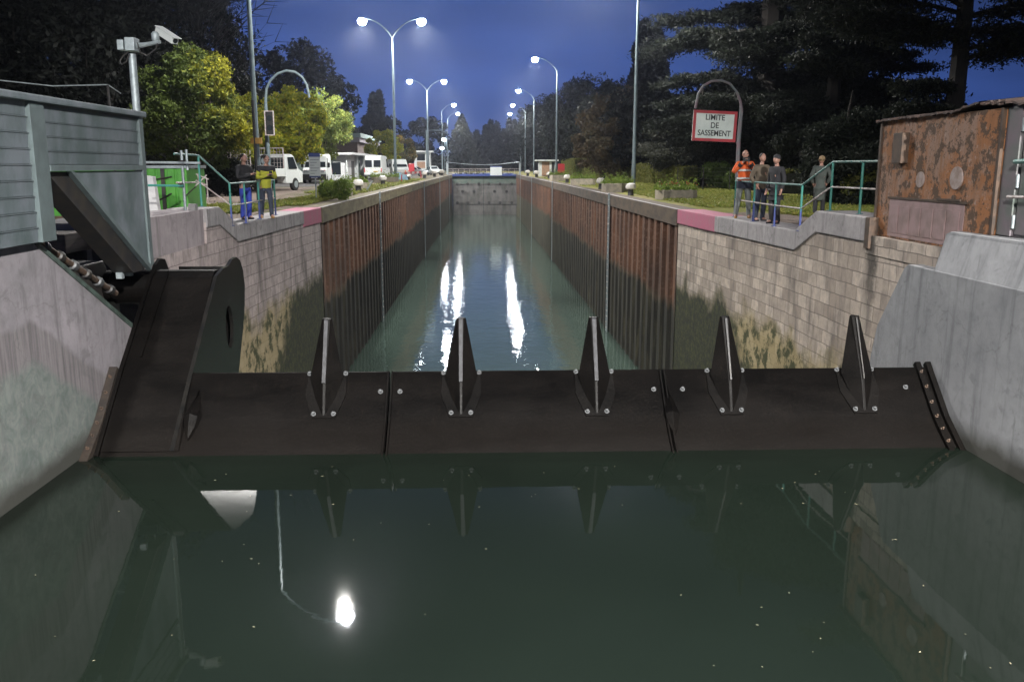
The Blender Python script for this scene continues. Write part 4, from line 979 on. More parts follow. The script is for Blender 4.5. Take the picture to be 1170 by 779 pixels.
def car(label, loc, rz, m=None):
    t = thing('parked_car', label, 'car', (0, 0, 0))
    low = [(-2.05, .3), (-2.1, .62), (-1.9, .82), (-1.0, .93), (2.0, .98), (2.1, .7), (2.08, .3)]
    b = MB(); b.prism(low, -.86, .86, 'X'); b.build('body', m or whitep, t, bevel=.08, seg=3)
    b = MB(); b.prism([(-1.05, .92), (-.35, 1.42), (1.3, 1.46), (1.95, .97)], -.72, .72, 'X'); b.v = [(x*(1 if z < 1.1 else .86), y, z) for x, y, z in b.v]; b.build('cabin', m or whitep, t, bevel=.06)
    MB().add([(-.62, -.99, .99), (.62, -.99, .99), (.54, -.42, 1.38), (-.54, -.42, 1.38)], [(0, 1, 2, 3)]).build('windscreen', glassm, t)
    for s in (-1, 1):
        MB().add([(s*.725, -.85, .98), (s*.725, 1.6, 1.0), (s*.64, 1.2, 1.36), (s*.64, -.30, 1.36)], [(0, 1, 2, 3)]).build('side_window', glassm, t)
        MB().box(s*.62-.17, -2.11, .6, s*.62+.17, -2.0, .76).build('headlight', MATS['headlight_glass'], t, bevel=.02)
        for y in (-1.3, 1.3): wheel(t, s*.78, y, .3, .18)
    MB().box(-.8, -2.14, .3, .8, -2.06, .5).build('bumper', plum, t)
    t.location = loc; t.rotation_euler = (0, 0, rz); return t
p = atY(478, 200, 128); car('silver grey hatchback in front of the white cabin on the left bank', (p.x-.6, 128, Q), R(70), pmat('silver_paint', (.42, .44, .47), .3, .3))
p = atY(495, 200, 150); car('white car parked right of the white cabin on the left bank', (p.x, 150, Q), R(20))
# flatbed tipper truck with mesh sides
tr = thing('flatbed_truck', 'white flatbed truck with mesh side frames and a spare wheel behind its cab', 'truck', (0, 0, 0))
MB().box(-.35, -2.6, .42, .35, 2.6, .62).build('chassis', plum, tr)
b = MB(); b.prism([(-2.75, .45), (-2.8, 1.1), (-2.45, 1.3), (-1.95, 2.05), (-1.7, 2.15), (-.95, 2.15), (-.9, .45)], -.98, .98, 'X'); b.v = [(x*(1 if z < 1.3 else .92), y, z) for x, y, z in b.v]
b.build('cab', whitep, tr, bevel=.07, seg=3)
MB().add([(-.84, -2.46, 1.34), (.84, -2.46, 1.34), (.78, -2.0, 2.0), (-.78, -2.0, 2.0)], [(0, 1, 2, 3)]).build('windscreen', glassm, tr)
for s in (-1, 1):
    MB().add([(s*.995, -2.15, 1.3), (s*.995, -1.2, 1.3), (s*.925, -1.2, 1.98), (s*.93, -1.85, 1.98)], [(0, 1, 2, 3)]).build('side_window', glassm, tr)
    MB().box(s*.98-.02, -.75, .95, s*.98+.02, 2.6, 1.32).build('drop_side', whitep, tr, bevel=.01)
    for y in (-1.9, 1.6): wheel(tr, s*.88, y, .38, .24)
MB().box(-.85, -.915, 1.3, .85, -.89, 1.95).build('rear_window', glassm, tr)
MB().box(-1.0, -.8, .86, 1.0, 2.62, .95).build('flatbed', whitep, tr, bevel=.01)
MB().box(-1.0, 2.6, .95, 1.0, 2.64, 1.32).build('tailgate', whitep, tr, bevel=.01)
def cage(y0, y1, x0, x1, z0, z1, nm):
    b = MB(); ax = abs(x1-x0) > abs(y1-y0)
    for z in (z0, z1): b.tube([(x0, y0, z), (x1, y1, z)], .03, 5)
    for (x, y) in ((x0, y0), (x1, y1)): b.tube([(x, y, z0), (x, y, z1)], .03, 5)
    for k in range(1, 9): u = k/9; b.tube([(x0+(x1-x0)*u, y0+(y1-y0)*u, z0), (x0+(x1-x0)*u, y0+(y1-y0)*u, z1)], .009, 4)
    for k in range(1, 7): u = k/7; b.tube([(x0, y0, z0+(z1-z0)*u), (x1, y1, z0+(z1-z0)*u)], .009, 4)
    b.build(nm, whiter, tr)
cage(-.72, -.72, -.95, .95, 1.0, 2.5, 'headboard_frame'); cage(2.6, 2.6, -.95, .95, 1.32, 2.35, 'tailboard_frame')
so = MB().lathe((.1, -.55, 1.75), [(.24, 0), (.38, .03), (.38, .2), (.24, .23)], 20, 'Y').build('spare_wheel', black, tr, smooth=True)
MB().lathe((.1, -.3, 1.75), [(.2, 0), (.18, .02)], 14, 'Y').build('rim', galv, so)
MB().box(-.98, 2.62, .55, .98, 2.68, .72).build('rear_bar', plum, tr)
for s in (-1, 1): MB().box(s*.8-.1, 2.68, .56, s*.8+.1, 2.70, .70).build('taillight', redp, tr)
p = atY(297, 218, 52); tr.location = (p.x, 53, Q); tr.rotation_euler = (0, 0, R(180-20))
# roadworks bits between the vans and the cabin
p = atZ(470.5, 204.5); rp_ = thing('red_lifebuoy_case', 'tall red lifebuoy case on a post on the left bank', 'lifebuoy case', (p.x, p.y, Q))
MB().tube([(p.x, p.y, Q), (p.x, p.y, Q+.6)], .04, 6).build('post', galv, rp_); MB().box(p.x-.33, p.y-.12, Q+.55, p.x+.33, p.y+.12, Q+1.75).build('case', redp, rp_, bevel=.08)
p = atZ(641.5, 203); rp_ = thing('red_lifebuoy_case', 'rounded red lifebuoy case in front of the hedge right of the kiosk', 'lifebuoy case', (p.x, p.y, Q))
MB().tube([(p.x, p.y, Q), (p.x, p.y, Q+.6)], .04, 6).build('post', galv, rp_); MB().box(p.x-.5, p.y-.12, Q+.5, p.x+.4, p.y+.12, Q+1.75).build('case', redp, rp_, bevel=.11)
p = atZ(456, 206.5); tag(MB().prism([(p.x-1.0, Q), (p.x+1.0, Q), (p.x+.75, Q+.75), (p.x-.6, Q+.8)], p.y-.5, p.y+.7, 'Y').build('tarpaulin_pile', pmat('blue_grey_tarpaulin', (.17, .26, .32), .6, 0, (.11, .18, .24), scale=2, bmp=.5), loc=(p.x, p.y, Q), bevel=.08), 'blue grey tarpaulin covered pile at the foot of the double armed lamp', 'tarpaulin')
for (px, lab) in ((463.5, 'left orange traffic cone beside the blue grey tarpaulin'), (466.5, 'right orange traffic cone next to the red case on the left bank')):
    p = atZ(px, 205.2); t = thing('traffic_cone', lab, 'cone', (p.x, p.y, Q), 'orange traffic cones')
    MB().box(p.x-.25, p.y-.25, Q, p.x+.25, p.y+.25, Q+.05).build('base', orangep, t); MB().lathe((p.x, p.y, Q+.05), [(.2, 0), (.11, .45), (.04, .95)], 14).build('cone', orangep, t, smooth=True)
    MB().lathe((p.x, p.y, Q+.42), [(.132, 0), (.105, .2)], 14).build('stripe', whitep, t)
a, c = atZ(459, 208), atZ(481, 204.5)
t = thing('striped_barrier', 'red and white striped barrier board along the left quay', 'barrier', (a.x, a.y, Q))
n = 8
for k in range(n):
    u0, u1 = k/n, (k+1)/n; q0, q1 = a.lerp(c, u0), a.lerp(c, u1)
    MB().add([(q0.x, q0.y, Q+.65), (q1.x, q1.y, Q+.65), (q1.x, q1.y, Q+.9), (q0.x, q0.y, Q+.9), (q0.x, q0.y+.08, Q+.65), (q1.x, q1.y+.08, Q+.65), (q1.x, q1.y+.08, Q+.9), (q0.x, q0.y+.08, Q+.9)], [(0, 1, 2, 3), (4, 5, 6, 7), (0, 1, 5, 4), (2, 3, 7, 6), (0, 3, 7, 4), (1, 2, 6, 5)]).build('stripe', redp if k % 2 else whitep, t)
for q in (a, c): MB().box(q.x-.04, q.y-.2, Q, q.x+.04, q.y+.2, Q+.68).build('foot', redp, t)
# mooring hook/oar-like bar on the left
p = atZ(421, 219); t = thing('tilted_bar', 'pale metal bar standing tilted between the first two bollards on the left quay', 'bar', (p.x, p.y, Q))
MB().tube([(p.x-.15, p.y, Q), (p.x+.25, p.y, Q+.62)], .05, 6).build('bar', galv, t); MB().box(p.x-.3, p.y-.1, Q, p.x+.0, p.y+.1, Q+.08).build('foot', galv, t)

# ---------------------------------------------------------------- buildings
bw = thing('low_building', 'low white building with pale green shutters behind the vans', 'building', (-17, 98, Q))
x0, x1, y0, y1, zt = -26, -13.9, 92, 96.2, 1.15
MB().box(x0, y0+.01, Q, x1, 120, zt).build('wall', whitew, bw)
MB().box(x0, y0-.6, zt, x1+.9, 121, zt+.22).build('roof', whitew, bw)
MB().box(x0, y0-.02, Q+.9, x1-1.0, y0+.01, zt-.08).build('shutter', shut, bw)
for xx in (-15.6, -18.2): 
    f_ = MB().box(xx, y0-.05, Q+.5, xx+1.3, y0-.02, Q+1.95).build('window', whitep, bw); MB().box(xx+.1, y0-.06, Q+.6, xx+1.2, y0-.051, Q+1.85).build('pane', glassm, f_)
MB().tube([(x1+.1, y0-.5, zt+.1), (x1+.55, y0-.3, zt-.25), (x1+.1, y0-.1, zt-.5), (x1+.1, y0-.1, Q)], .09, 8).build('downpipe', whitep, bw)
for k in range(5):
    yy = y0+4+k*4.6; d = MB().box(x1-.01, yy, Q+.1, x1+.03, yy+1.9, Q+2.0).build('door', plum if k % 2 == 0 else shut, bw)
    MB().box(x1-.01, yy+2.6, Q, x1+.35, yy+3.0, zt).build('pillar', whitep, bw)
bb = thing('brick_building', 'dark brown brick building with a flat grey roof behind the low white one', 'building', (-25, 132, Q))
MB().box(-44, 126, Q, -17.3, 150, 3.3).build('wall', brickb, bb); MB().box(-44.4, 125.4, 3.3, -16.9, 150.5, 3.9).build('fascia', pmat('mauve_grey_fascia', (.20, .18, .21), .8), bb)
MB().box(-44.6, 125.2, 3.9, -16.7, 150.7, 4.5).build('roof', pmat('pale_green_roof_edge', (.20, .27, .27), .7), bb)
for k in range(4): MB().box(-22+k*1.2-.0, 125.95, Q+1.6, -21.3+k*1.2, 125.995, Q+3.2).build('window', glassm, bb)
p = atY(484, 198.5, 165); x = p.x
cbn = thing('control_cabin', 'white control cabin with a flat roof and a brown shutter on the left bank', 'cabin', (x, 165, Q))
MB().box(x-1.6, 164, Q, x+1.3, 167, 2.45).build('wall', whitep, cbn); MB().box(x-2.3, 163.4, 2.45, x+1.8, 167.8, 2.75).build('roof', whitep, cbn)
f_ = MB().box(x-1.1, 163.93, 1.0, x+.4, 163.99, 2.2).build('window', plum, cbn); MB().box(x-1.0, 163.9, 1.05, x-.4, 163.925, 2.15).build('pane', glassm, f_); MB().box(x-.3, 163.9, 1.05, x+.3, 163.925, 2.15).build('pane', glassm, f_)
MB().box(x-1.1, 163.93, -.35, x+.4, 163.99, .8).build('shutter', pmat('tan_shutter', (.36, .22, .14), .7), cbn)
gp = thing('gantry_frame', 'square white portal frame beside the white cabin', 'frame', (x+2, 163, Q))
a, c = atY(487, 149, 160), atY(506, 149, 160)
MB().tube([(a.x, 160, Q), (a.x, 160, a.z), (c.x, 160, a.z)], .11, 6).build('frame', polem, gp)
p = atY(625, 202, 128); x = p.x
kk = thing('kiosk', 'small white kiosk with a thin flat roof and brown door on the right bank', 'kiosk', (x, 129, Q))
for q_ in ((x-1.1, 128, x-.75, 131), (x+1.1, 128, x+1.3, 131), (x+.35, 128, x+.65, 128.2), (x-.75, 130.8, x+1.1, 131)): MB().box(q_[0], q_[1], Q, q_[2], q_[3], .72).build('wall', whitep, kk)
MB().box(x-1.6, 127.3, .72, x+1.6, 131.5, .9).build('roof', whitep, kk)
MB().box(x-.75, 128.05, Q+.1, x+.35, 128.12, .65).build('door', MATS['tan_shutter'], kk); MB().box(x+.65, 128.3, Q, x+1.1, 128.4, .6).build('opening', plum, kk)
# signal masts on the left bank near the far end
t = thing('signal_mast', 'green grey lattice signal mast with a lit white light near the far gate', 'signal mast', (atY(510, 197, 175).x, 175, Q)); x = t.location.x
b = MB()
for dx in (-.35, .35): b.tube([(x+dx, 175, Q), (x+dx*.5, 175, 5.5)], .07, 5)
for k in range(9): b.tube([(x-.3, 175, Q+.3+k*.7), (x+.3, 175, Q+1.0+k*.7)], .04, 4)
b.build('lattice', polem, t); MB().lathe((x-.4, 174.6, 4.8), [(.1, 0), (.3, .1), (.3, .4), (.1, .5)], 10).build('lit_lamp', lensm, t)
p = atY(505, 171, 150); t = thing('quay_light', 'small lit white lantern on a slim mast beside the far left lamp posts', 'lantern', (p.x, 150, Q))
MB().tube([(p.x, 150, Q), (p.x, 150, p.z)], .06, 6).build('mast', polem, t); MB().lathe((p.x, 150, p.z), [(.1, 0), (.26, .1), (.26, .3), (.1, .42)], 10).build('lantern', lensm, t)
# distant tiny lights and a dark shed at right
ds = thing('dark_shed', 'dark timber shed in the shadow of the cedars on the right', 'shed', (17, 44, Q))
MB().box(17.8, 42, Q, 24, 48, .55).build('wall', brickb, ds); MB().prism([(17.4, .55), (24.5, .55), (24.5, .8), (21, 1.2), (17.4, .8)], 41.5, 48.5, 'Y').build('roof', pmat('dark_tarred_roof', (.009, .009, .009), .95), ds)
MB().box(18.6, 41.93, Q+.05, 20.2, 41.99, .3).build('door', paleo, ds)
# wire fence behind the lawn
fn = thing('wire_fence', 'thin dark wire fence behind the lawn between the hedge and the shrubs', 'fence', (13, 52, Q))
for k in range(8): MB().tube([(12.2+k*1.3, 55-k*1.2, Q), (12.2+k*1.3, 55-k*1.2, -.1)], .03, 5).build('post', plum, fn)
b = MB()
for k in range(6): b.tube([(12.2, 55, Q+.25+k*.22), (21.3, 46.6, Q+.25+k*.22)], .005, 4)
b.build('wires', plum, fn)

# ---------------------------------------------------------------- trees
def limb_mesh(segs, name, m, t, n=6):
    b = MB()
    for pts, rad in segs: b.tube(pts, rad, n)
    return b.build(name, m, t, smooth=True)
def broadleaf(label, x, y, h, r, m, seed, trunk_h=1.5, leaf=.11, n=9000, clumps=60, group=None, tm=None, name='leafy_tree', squash=1.0, tr=None):
    rg = np.random.default_rng(seed); t = thing(name, label, 'tree', (x, y, Q), group)
    cz = trunk_h+(h-trunk_h)/2; rz = (h-trunk_h)/2
    cs = []; 
    while len(cs) < clumps:
        d = rg.normal(size=3); d /= np.linalg.norm(d); q = d*rg.uniform(.45, 1.0)**.6
        if q[2] < -.85: continue
        cs.append(np.array([q[0]*r, q[1]*r*squash, cz+q[2]*rz])*np.array([1, 1, 1]))
    cs = np.array(cs); per = n//clumps; P = []
    for c in cs:
        cr = r*rg.uniform(.17, .34); P.append(ball_pts(rg, c, (cr, cr, cr*.75), int(per*rg.uniform(.5, 1.5))))
    leaf_cloud('crown', np.vstack(P), leaf, m, t, 1.15, .25, seed+1, .03)
    tr = tr or h*.028; segs = [([(x, y, Q), (x+.1*tr, y, Q+trunk_h*.6), (x, y, Q+trunk_h), (x+.2*r, y, Q+h*.75)], [tr, tr*.8, tr*.7, tr*.2])]
    for c in cs[:14]:
        segs.append(([(x, y, Q+trunk_h*rg.uniform(.8, 1.3)), (x+c[0]*.5, y+c[1]*.5, Q+(c[2]+trunk_h)/2), (x+c[0], y+c[1], Q+c[2])], [tr*.42, tr*.25, tr*.07]))
    limb_mesh(segs, 'trunk', tm or bark, t); return t
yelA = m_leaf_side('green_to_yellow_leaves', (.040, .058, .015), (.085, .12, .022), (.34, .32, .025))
yel = m_leaf('yellow_green_leaves', (.26, .30, .025), (.10, .15, .02), (.40, .36, .03))
yel2 = m_leaf('pale_green_leaves', (.20, .26, .06), (.12, .18, .045), (.25, .26, .05))
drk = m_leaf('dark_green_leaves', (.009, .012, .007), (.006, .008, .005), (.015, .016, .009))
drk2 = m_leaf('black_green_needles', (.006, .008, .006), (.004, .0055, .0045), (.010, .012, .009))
brn = m_leaf('brownish_leaves', (.070, .052, .028), (.040, .042, .022), (.09, .06, .03))
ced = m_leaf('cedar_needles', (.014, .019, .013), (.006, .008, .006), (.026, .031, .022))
cedl = m_leaf('lit_cedar_needles', (.042, .045, .032), (.020, .023, .017), (.058, .060, .046))  # lighter copy of the cedar needles, lamplight painted into the colour
hed = m_leaf('hedge_leaves', (.12, .13, .032), (.07, .085, .02), (.16, .15, .045), 1.2)
def T(px, d): return atY(px, 190, d).x
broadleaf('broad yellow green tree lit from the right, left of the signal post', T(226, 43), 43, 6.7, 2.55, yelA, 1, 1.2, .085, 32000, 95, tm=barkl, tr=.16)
broadleaf('yellow leaved tree behind the truck, left of the arched post', T(291, 56), 56, 6.0, 1.7, yel, 21, 1.3, .12, 7000, 40, tm=barkl, tr=.13)
broadleaf('yellow green tree under the arch of the grey post, behind the truck', T(333, 61), 61, 6.5, 2.35, yel, 2, 1.5, .125, 12000, 60, tm=barkl, tr=.14)
broadleaf('pale green tree right of the arch, behind the striped van', T(366, 86), 86, 8.2, 3.1, yel2, 3, 1.6, .13, 12000, 60, tm=barkl, tr=.14)
broadleaf('small bright yellow tree between the two rear vans', T(438, 120), 120, 6.2, 2.3, yel, 4, 1.2, .19, 6000, 45, tm=barkl, tr=.14)
broadleaf('dark green and orange tree left of the white cabin', T(461, 140), 140, 6.0, 2.1, m_leaf('autumn_leaves', (.10, .11, .03), (.30, .15, .02), (.05, .07, .02), .35), 5, 1.0, .2, 5000, 40, tm=barkl, tr=.15)
# dark woodland on the left, individual trees
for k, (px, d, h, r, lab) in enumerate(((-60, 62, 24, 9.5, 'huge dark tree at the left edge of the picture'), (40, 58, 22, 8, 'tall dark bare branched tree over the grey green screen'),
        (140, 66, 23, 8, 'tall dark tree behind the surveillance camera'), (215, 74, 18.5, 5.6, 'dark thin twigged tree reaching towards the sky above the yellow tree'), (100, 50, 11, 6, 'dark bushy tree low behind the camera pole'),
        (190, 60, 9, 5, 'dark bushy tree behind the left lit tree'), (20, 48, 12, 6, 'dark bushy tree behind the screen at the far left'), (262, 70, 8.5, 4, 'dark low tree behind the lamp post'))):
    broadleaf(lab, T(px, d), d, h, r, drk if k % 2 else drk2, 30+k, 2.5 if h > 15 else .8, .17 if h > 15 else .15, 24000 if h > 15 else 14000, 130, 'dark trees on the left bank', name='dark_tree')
# fine bare twigs at the fringe of the left wood
rg = random.Random(5)
tw = thing('bare_tree', 'bare thin branches fanning against the blue sky at the top left', 'tree', (T(235, 64), 64, Q)); bx = T(235, 64)
segs = [([(bx, 64, Q), (bx, 64, 8), (bx+.5, 64, 14)], [.3, .22, .12])]
for k in range(46):
    a = rg.uniform(-.9, 1.15); l = rg.uniform(5, 9.5); z0 = rg.uniform(4, 12); p = Vector((bx, 64, z0)); pts = [p]
    for j in range(5):
        p = p+Vector((math.sin(a)*l/5, rg.uniform(-.4, .4), math.cos(a)*l/5+rg.uniform(-.25, .2))); a += rg.uniform(-.18, .28); pts.append(p)
        if j: 
            for s in (-1, 1):
                e = p+Vector((math.sin(a+s*.6)*l*.2, rg.uniform(-.5, .5), math.cos(a+s*.6)*l*.2)); segs.append(([p, e], [.03, .008]))
    segs.append((pts, [.08, .06, .045, .035, .02, .008]))
limb_mesh(segs, 'branches', bark, tw, 4)
for k, (px, d, h, lab) in enumerate(((385, 150, 9, 'dark low tree behind the brick building'), (432, 165, 11, 'dark tree behind the bright yellow tree'), (487, 210, 13, 'round dark tree behind the white cabin'), (355, 130, 17, 'tall dark tree behind the arch'), (325, 120, 18, 'tall dark tree behind the lit trees, under the arch'))):
    broadleaf(lab, T(px, d), d, h, h*.40, drk, 60+k, 1, .32, 6000, 60, 'dark trees behind the buildings', name='dark_tree')
def conifer(label, x, y, h, r, m, seed, leaf=.3, n=5000, group=None, power=1.0, name='conifer', low=.6):
    rg = np.random.default_rng(seed); t = thing(name, label, 'tree', (x, y, Q), group)
    u = rg.uniform(0, 1, n)**.75; lay = np.round(u*22)/22+rg.normal(0, .008, n); a = rg.uniform(0, 2*np.pi, n)
    rr_ = r*(1-np.clip(lay, 0, 1))**power*(.75+.25*np.sin(a*5+lay*40))*rg.uniform(.2, 1, n)**.5+.08
    z = low+(h-low)*lay-rr_*.25
    leaf_cloud('crown', np.column_stack([rr_*np.cos(a), rr_*np.sin(a), z]), leaf, m, t, 1.5, .3, seed+1, .05)
    limb_mesh([([(x, y, Q), (x, y, Q+h*.6), (x, y, Q+h*.97)], [h*.022, h*.012, .02])], 'trunk', bark, t); return t
for k, (px, d, h, r, lab) in enumerate(((428, 170, 14.5, 1.7, 'left one of the two dark columnar trees above the brick building'), (435.5, 170, 15.0, 1.7, 'right one of the two dark columnar trees above the brick building'), (528, 230, 14, 7, 'spreading dark conifer left of the footbridge'))):
    conifer(lab, T(px, d), d, h, r, drk, 80+k, .4, 4500, power=.5 if r < 2 else .8)
for k, (px, h, w) in enumerate(((545, 9.5, 4), (555, 11, 2.6), (561, 12.5, 3), (568, 12, 2.8), (576, 10, 3), (582, 13, 2.4), (587.5, 12.5, 2.4), (536, 9, 4), (594, 11.5, 3), (601, 12, 4))):
    conifer(('%s of the dark pointed conifers in the far tree line behind the footbridge' % ('third from left', 'fourth from left', 'fifth, tall one', 'sixth, tall one', 'seventh, low one', 'eighth, slim one', 'ninth, slim one', 'second from left', 'tenth', 'rightmost')[k]) if k != 7 else 'low dark conifer just right of the spreading one in the far tree line', T(px, 270), 270, h+2, w*1.1, drk2, 100+k, .6, 2200, 'far conifers', .8)
# a far mass of wood closing the horizon
rg = np.random.default_rng(9); n = 60000
xs_ = rg.uniform(-200, 200, n); hh = 6.5+1.2*np.sin(xs_*.13)+1.5*np.sin(xs_*.31+2); zz = rg.uniform(0, 1, n)*hh
hh_pts = np.column_stack([xs_, 300+rg.uniform(-5, 5, n), Q+zz]); o = leaf_cloud('far_woodland', hh_pts, .95, drk, None, 1.1, 0, 10)
tag(o, kind='stuff', label='dark far wood closing the horizon', cat='woodland')
# right bank
for k, (px, d, h, r, lab) in enumerate(((676, 124, 13.8, 6.0, 'big round dark tree above the hedge, left of the tall pole'), (702, 110, 10.5, 5.5, 'broad dark tree behind the tall pole'), (648, 150, 15, 6, 'dark tree behind the kiosk lamp'),
       (622, 200, 16, 6.5, 'dark tree beyond the kiosk'), (608, 245, 15, 6, 'dark tree at the far end of the right bank'), (760, 84, 8.8, 5.5, 'dark tree mass between the columnar trees and the cedars'), (720, 92, 9, 5, 'dark brown tree above the hedge right of the tall pole'))):
    broadleaf(lab, T(px, d)+(1.5 if k < 3 else 0), d, h, r, brn if k == 6 else drk2 if k % 2 else drk, 130+k, .6, .25, 15000, 110, 'dark trees on the right bank', name='dark_tree')
broadleaf('brownish lit tree over the hedge, behind the red lifebuoy case', T(690, 84), 84, 5.6, 2.9, brn, 141, .6, .15, 9000, 60, 'dark trees on the right bank', name='dark_tree')
for k, (px, h, r, lab) in enumerate(((733, 19.5, 1.9, 'left columnar poplar behind the tall pole'), (745.5, 18.8, 1.7, 'right columnar poplar behind the tall pole'))):
    rg = np.random.default_rng(150+k); x = T(px, 115); t = thing('poplar', lab, 'tree', (x, 115, Q)); n = 7000
    u = rg.uniform(0, 1, n); a = rg.uniform(0, 6.28, n); w = r*np.sqrt(np.clip(np.sin(np.clip(u*.93+.07, 0, 1)*np.pi), 0, 1))*(1+.15*np.sin(u*30+a))*rg.uniform(.3, 1, n)**.5
    leaf_cloud('crown', np.column_stack([w*np.cos(a), w*np.sin(a), 2+(h-2)*u]), .28, drk2, t, 1.4, 0, 3); limb_mesh([([(x, 115, Q), (x, 115, Q+h*.9)], [.3, .05])], 'trunk', bark, t)
# cedars: trunk, long level boughs, flat pads of needles
def cedar(label, x, y, h, tr, boughs, m, seed, leaf=.10, per=260, name='cedar', droop=.10):
    rg = np.random.default_rng(seed); t = thing(name, label, 'tree', (x, y, Q)); segs = [([(x, y, Q), (x+.1, y, Q+h*.4), (x-.1, y, Q+h*.8), (x, y, Q+h)], [tr*1.25, tr, tr*.6, tr*.15])]; P = []
    for (z, az, L) in boughs:
        d = np.array([math.cos(az), math.sin(az), 0]); pts = []; nb = 9; z0 = z-Q-.12*L
        for j in range(nb+1):
            u = j/nb; pts.append(np.array([0, 0, z0])+d*L*u+np.array([0, 0, L*(.20*math.sin(u*1.7)-droop*u*u)])+rg.normal(0, .03*L*u, 3)*np.array([1, 1, .5]))
        segs.append(([tuple(p+np.array([x, y, Q])) for p in pts], list(np.linspace(tr*.30, .02, nb+1))))
        side = np.array([-d[1], d[0], 0])
        for j in range(2, nb+1):
            u = j/nb; wd = L*.30*(1.15-u*.7)
            for s in (-1, 1, 0):
                for q in range(3):
                    c = pts[j]+side*s*wd*rg.uniform(.25, 1)+d*rg.normal(0, L*.05)+np.array([0, 0, rg.normal(0, .12)-.06*wd])
                    if s: segs.append(([tuple(pts[j]+np.array([x, y, Q])), tuple(c+np.array([x, y, Q]))], [.025+.004*L, .01]))
                    k = int(per/9*rg.uniform(.5, 1.5)); rad = .07*L*rg.uniform(.6, 1.2)+.22
                    P.append(c+rg.normal(size=(k, 3))*np.array([rad*.66, rad*.66, .065]))
                    k2 = k//3; P.append(c+rg.normal(size=(k2, 3))*np.array([rad*.7, rad*.7, .06])-np.array([0, 0, 1])*rg.uniform(0, .38, (k2, 1)))
    leaf_cloud('crown', np.vstack(P), leaf, m, t, 1.7, .35, seed+1, .12); limb_mesh(segs, 'trunk', bark, t, 6); return t
def boughs(seed, zs, L, spread, n):
    rg = random.Random(seed); out = []
    for k in range(n):
        u = k/n; z = zs[0]+(zs[1]-zs[0])*u; out.append((z+rg.uniform(-.3, .3), rg.uniform(*spread)+k*2.4, L*(1.05-.5*abs(u-.3))*rg.uniform(.7, 1.1)))
    return out
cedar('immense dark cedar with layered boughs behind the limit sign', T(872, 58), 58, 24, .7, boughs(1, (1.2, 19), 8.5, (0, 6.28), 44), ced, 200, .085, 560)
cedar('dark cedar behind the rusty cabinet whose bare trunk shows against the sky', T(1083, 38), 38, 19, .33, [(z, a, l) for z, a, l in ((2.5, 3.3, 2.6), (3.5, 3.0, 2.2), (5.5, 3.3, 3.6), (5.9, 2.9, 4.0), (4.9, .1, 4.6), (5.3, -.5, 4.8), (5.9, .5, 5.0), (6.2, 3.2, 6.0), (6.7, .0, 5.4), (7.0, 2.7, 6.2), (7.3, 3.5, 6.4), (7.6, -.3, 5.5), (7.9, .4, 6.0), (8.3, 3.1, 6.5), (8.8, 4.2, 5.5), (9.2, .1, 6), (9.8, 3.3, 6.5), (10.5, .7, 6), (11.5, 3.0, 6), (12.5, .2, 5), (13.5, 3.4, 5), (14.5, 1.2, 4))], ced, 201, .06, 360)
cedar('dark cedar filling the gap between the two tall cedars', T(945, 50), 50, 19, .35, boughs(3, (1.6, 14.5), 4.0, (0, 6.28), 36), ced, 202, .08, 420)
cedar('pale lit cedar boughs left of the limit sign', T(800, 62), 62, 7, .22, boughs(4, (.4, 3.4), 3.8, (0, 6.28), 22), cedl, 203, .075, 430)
cedar('small drooping conifer behind the steps on the right', T(968, 33), 33, 4.2, .09, boughs(5, (-.9, 1.9), 1.7, (0, 6.28), 26), ced, 204, .06, 200, droop=.3)
for k, (px, d, h, r, lab) in enumerate(((830, 76, 9, 5, 'dark undergrowth tree behind the limit sign'), (905, 74, 10, 6, 'dark undergrowth tree behind the first cedar'), (985, 66, 8, 6, 'dark undergrowth tree behind the shed'), (1150, 60, 4.0, 8, 'dark undergrowth tree behind the rusty cabinet'), (1010, 56, 4.5, 4.0, 'dark low tree right of the shed'))):
    broadleaf(lab, T(px, d), d, h, r, drk2, 170+k, .4, .2, 13000, 90, 'undergrowth trees below the cedars', name='dark_tree')
# hedges and shrubs
def hedge(label, x0, y0, x1, y1, h, w, seed, m=None):
    rg = np.random.default_rng(seed); t = thing('hedge', label, 'hedge', ((x0+x1)/2, (y0+y1)/2, Q), 'clipped hedges along the lawn'); L = math.hypot(x1-x0, y1-y0); n = int(1500*L*h/2)+2500
    u = rg.uniform(-.5, .5, n); f_ = rg.integers(0, 3, n); a = rg.uniform(-.5, .5, n); zz = rg.uniform(.02, 1, n)
    a = np.where(f_ == 0, -.5+rg.normal(0, .04, n), a); zz = np.where(f_ == 1, 1+rg.normal(0, .035, n), zz); u = np.where(f_ == 2, np.sign(u)*.5, u)
    ln = (y1-y0)/L, (x1-x0)/L
    px_ = u*(x1-x0)+a*w*ln[0]; py_ = u*(y1-y0)-a*w*ln[1]
    lo = .06*np.sin(u*L*1.3+seed)
    leaf_cloud('foliage', np.column_stack([px_, py_, zz*h+lo*zz]), .085, m or hed, t, 1.2, 0, seed)
    b = MB(); c = .5-.12/w if w > .3 else .3
    nx, ny = ln[0]*w*.42, -ln[1]*w*.42
    b.add([(x0-nx, y0-ny, Q), (x0+nx, y0+ny, Q), (x1+nx, y1+ny, Q), (x1-nx, y1-ny, Q), (x0-nx, y0-ny, Q+h*.93), (x0+nx, y0+ny, Q+h*.93), (x1+nx, y1+ny, Q+h*.93), (x1-nx, y1-ny, Q+h*.93)], [(0, 1, 2, 3), (4, 5, 6, 7), (0, 1, 5, 4), (1, 2, 6, 5), (2, 3, 7, 6), (3, 0, 4, 7)]).build('branches', drk, t)
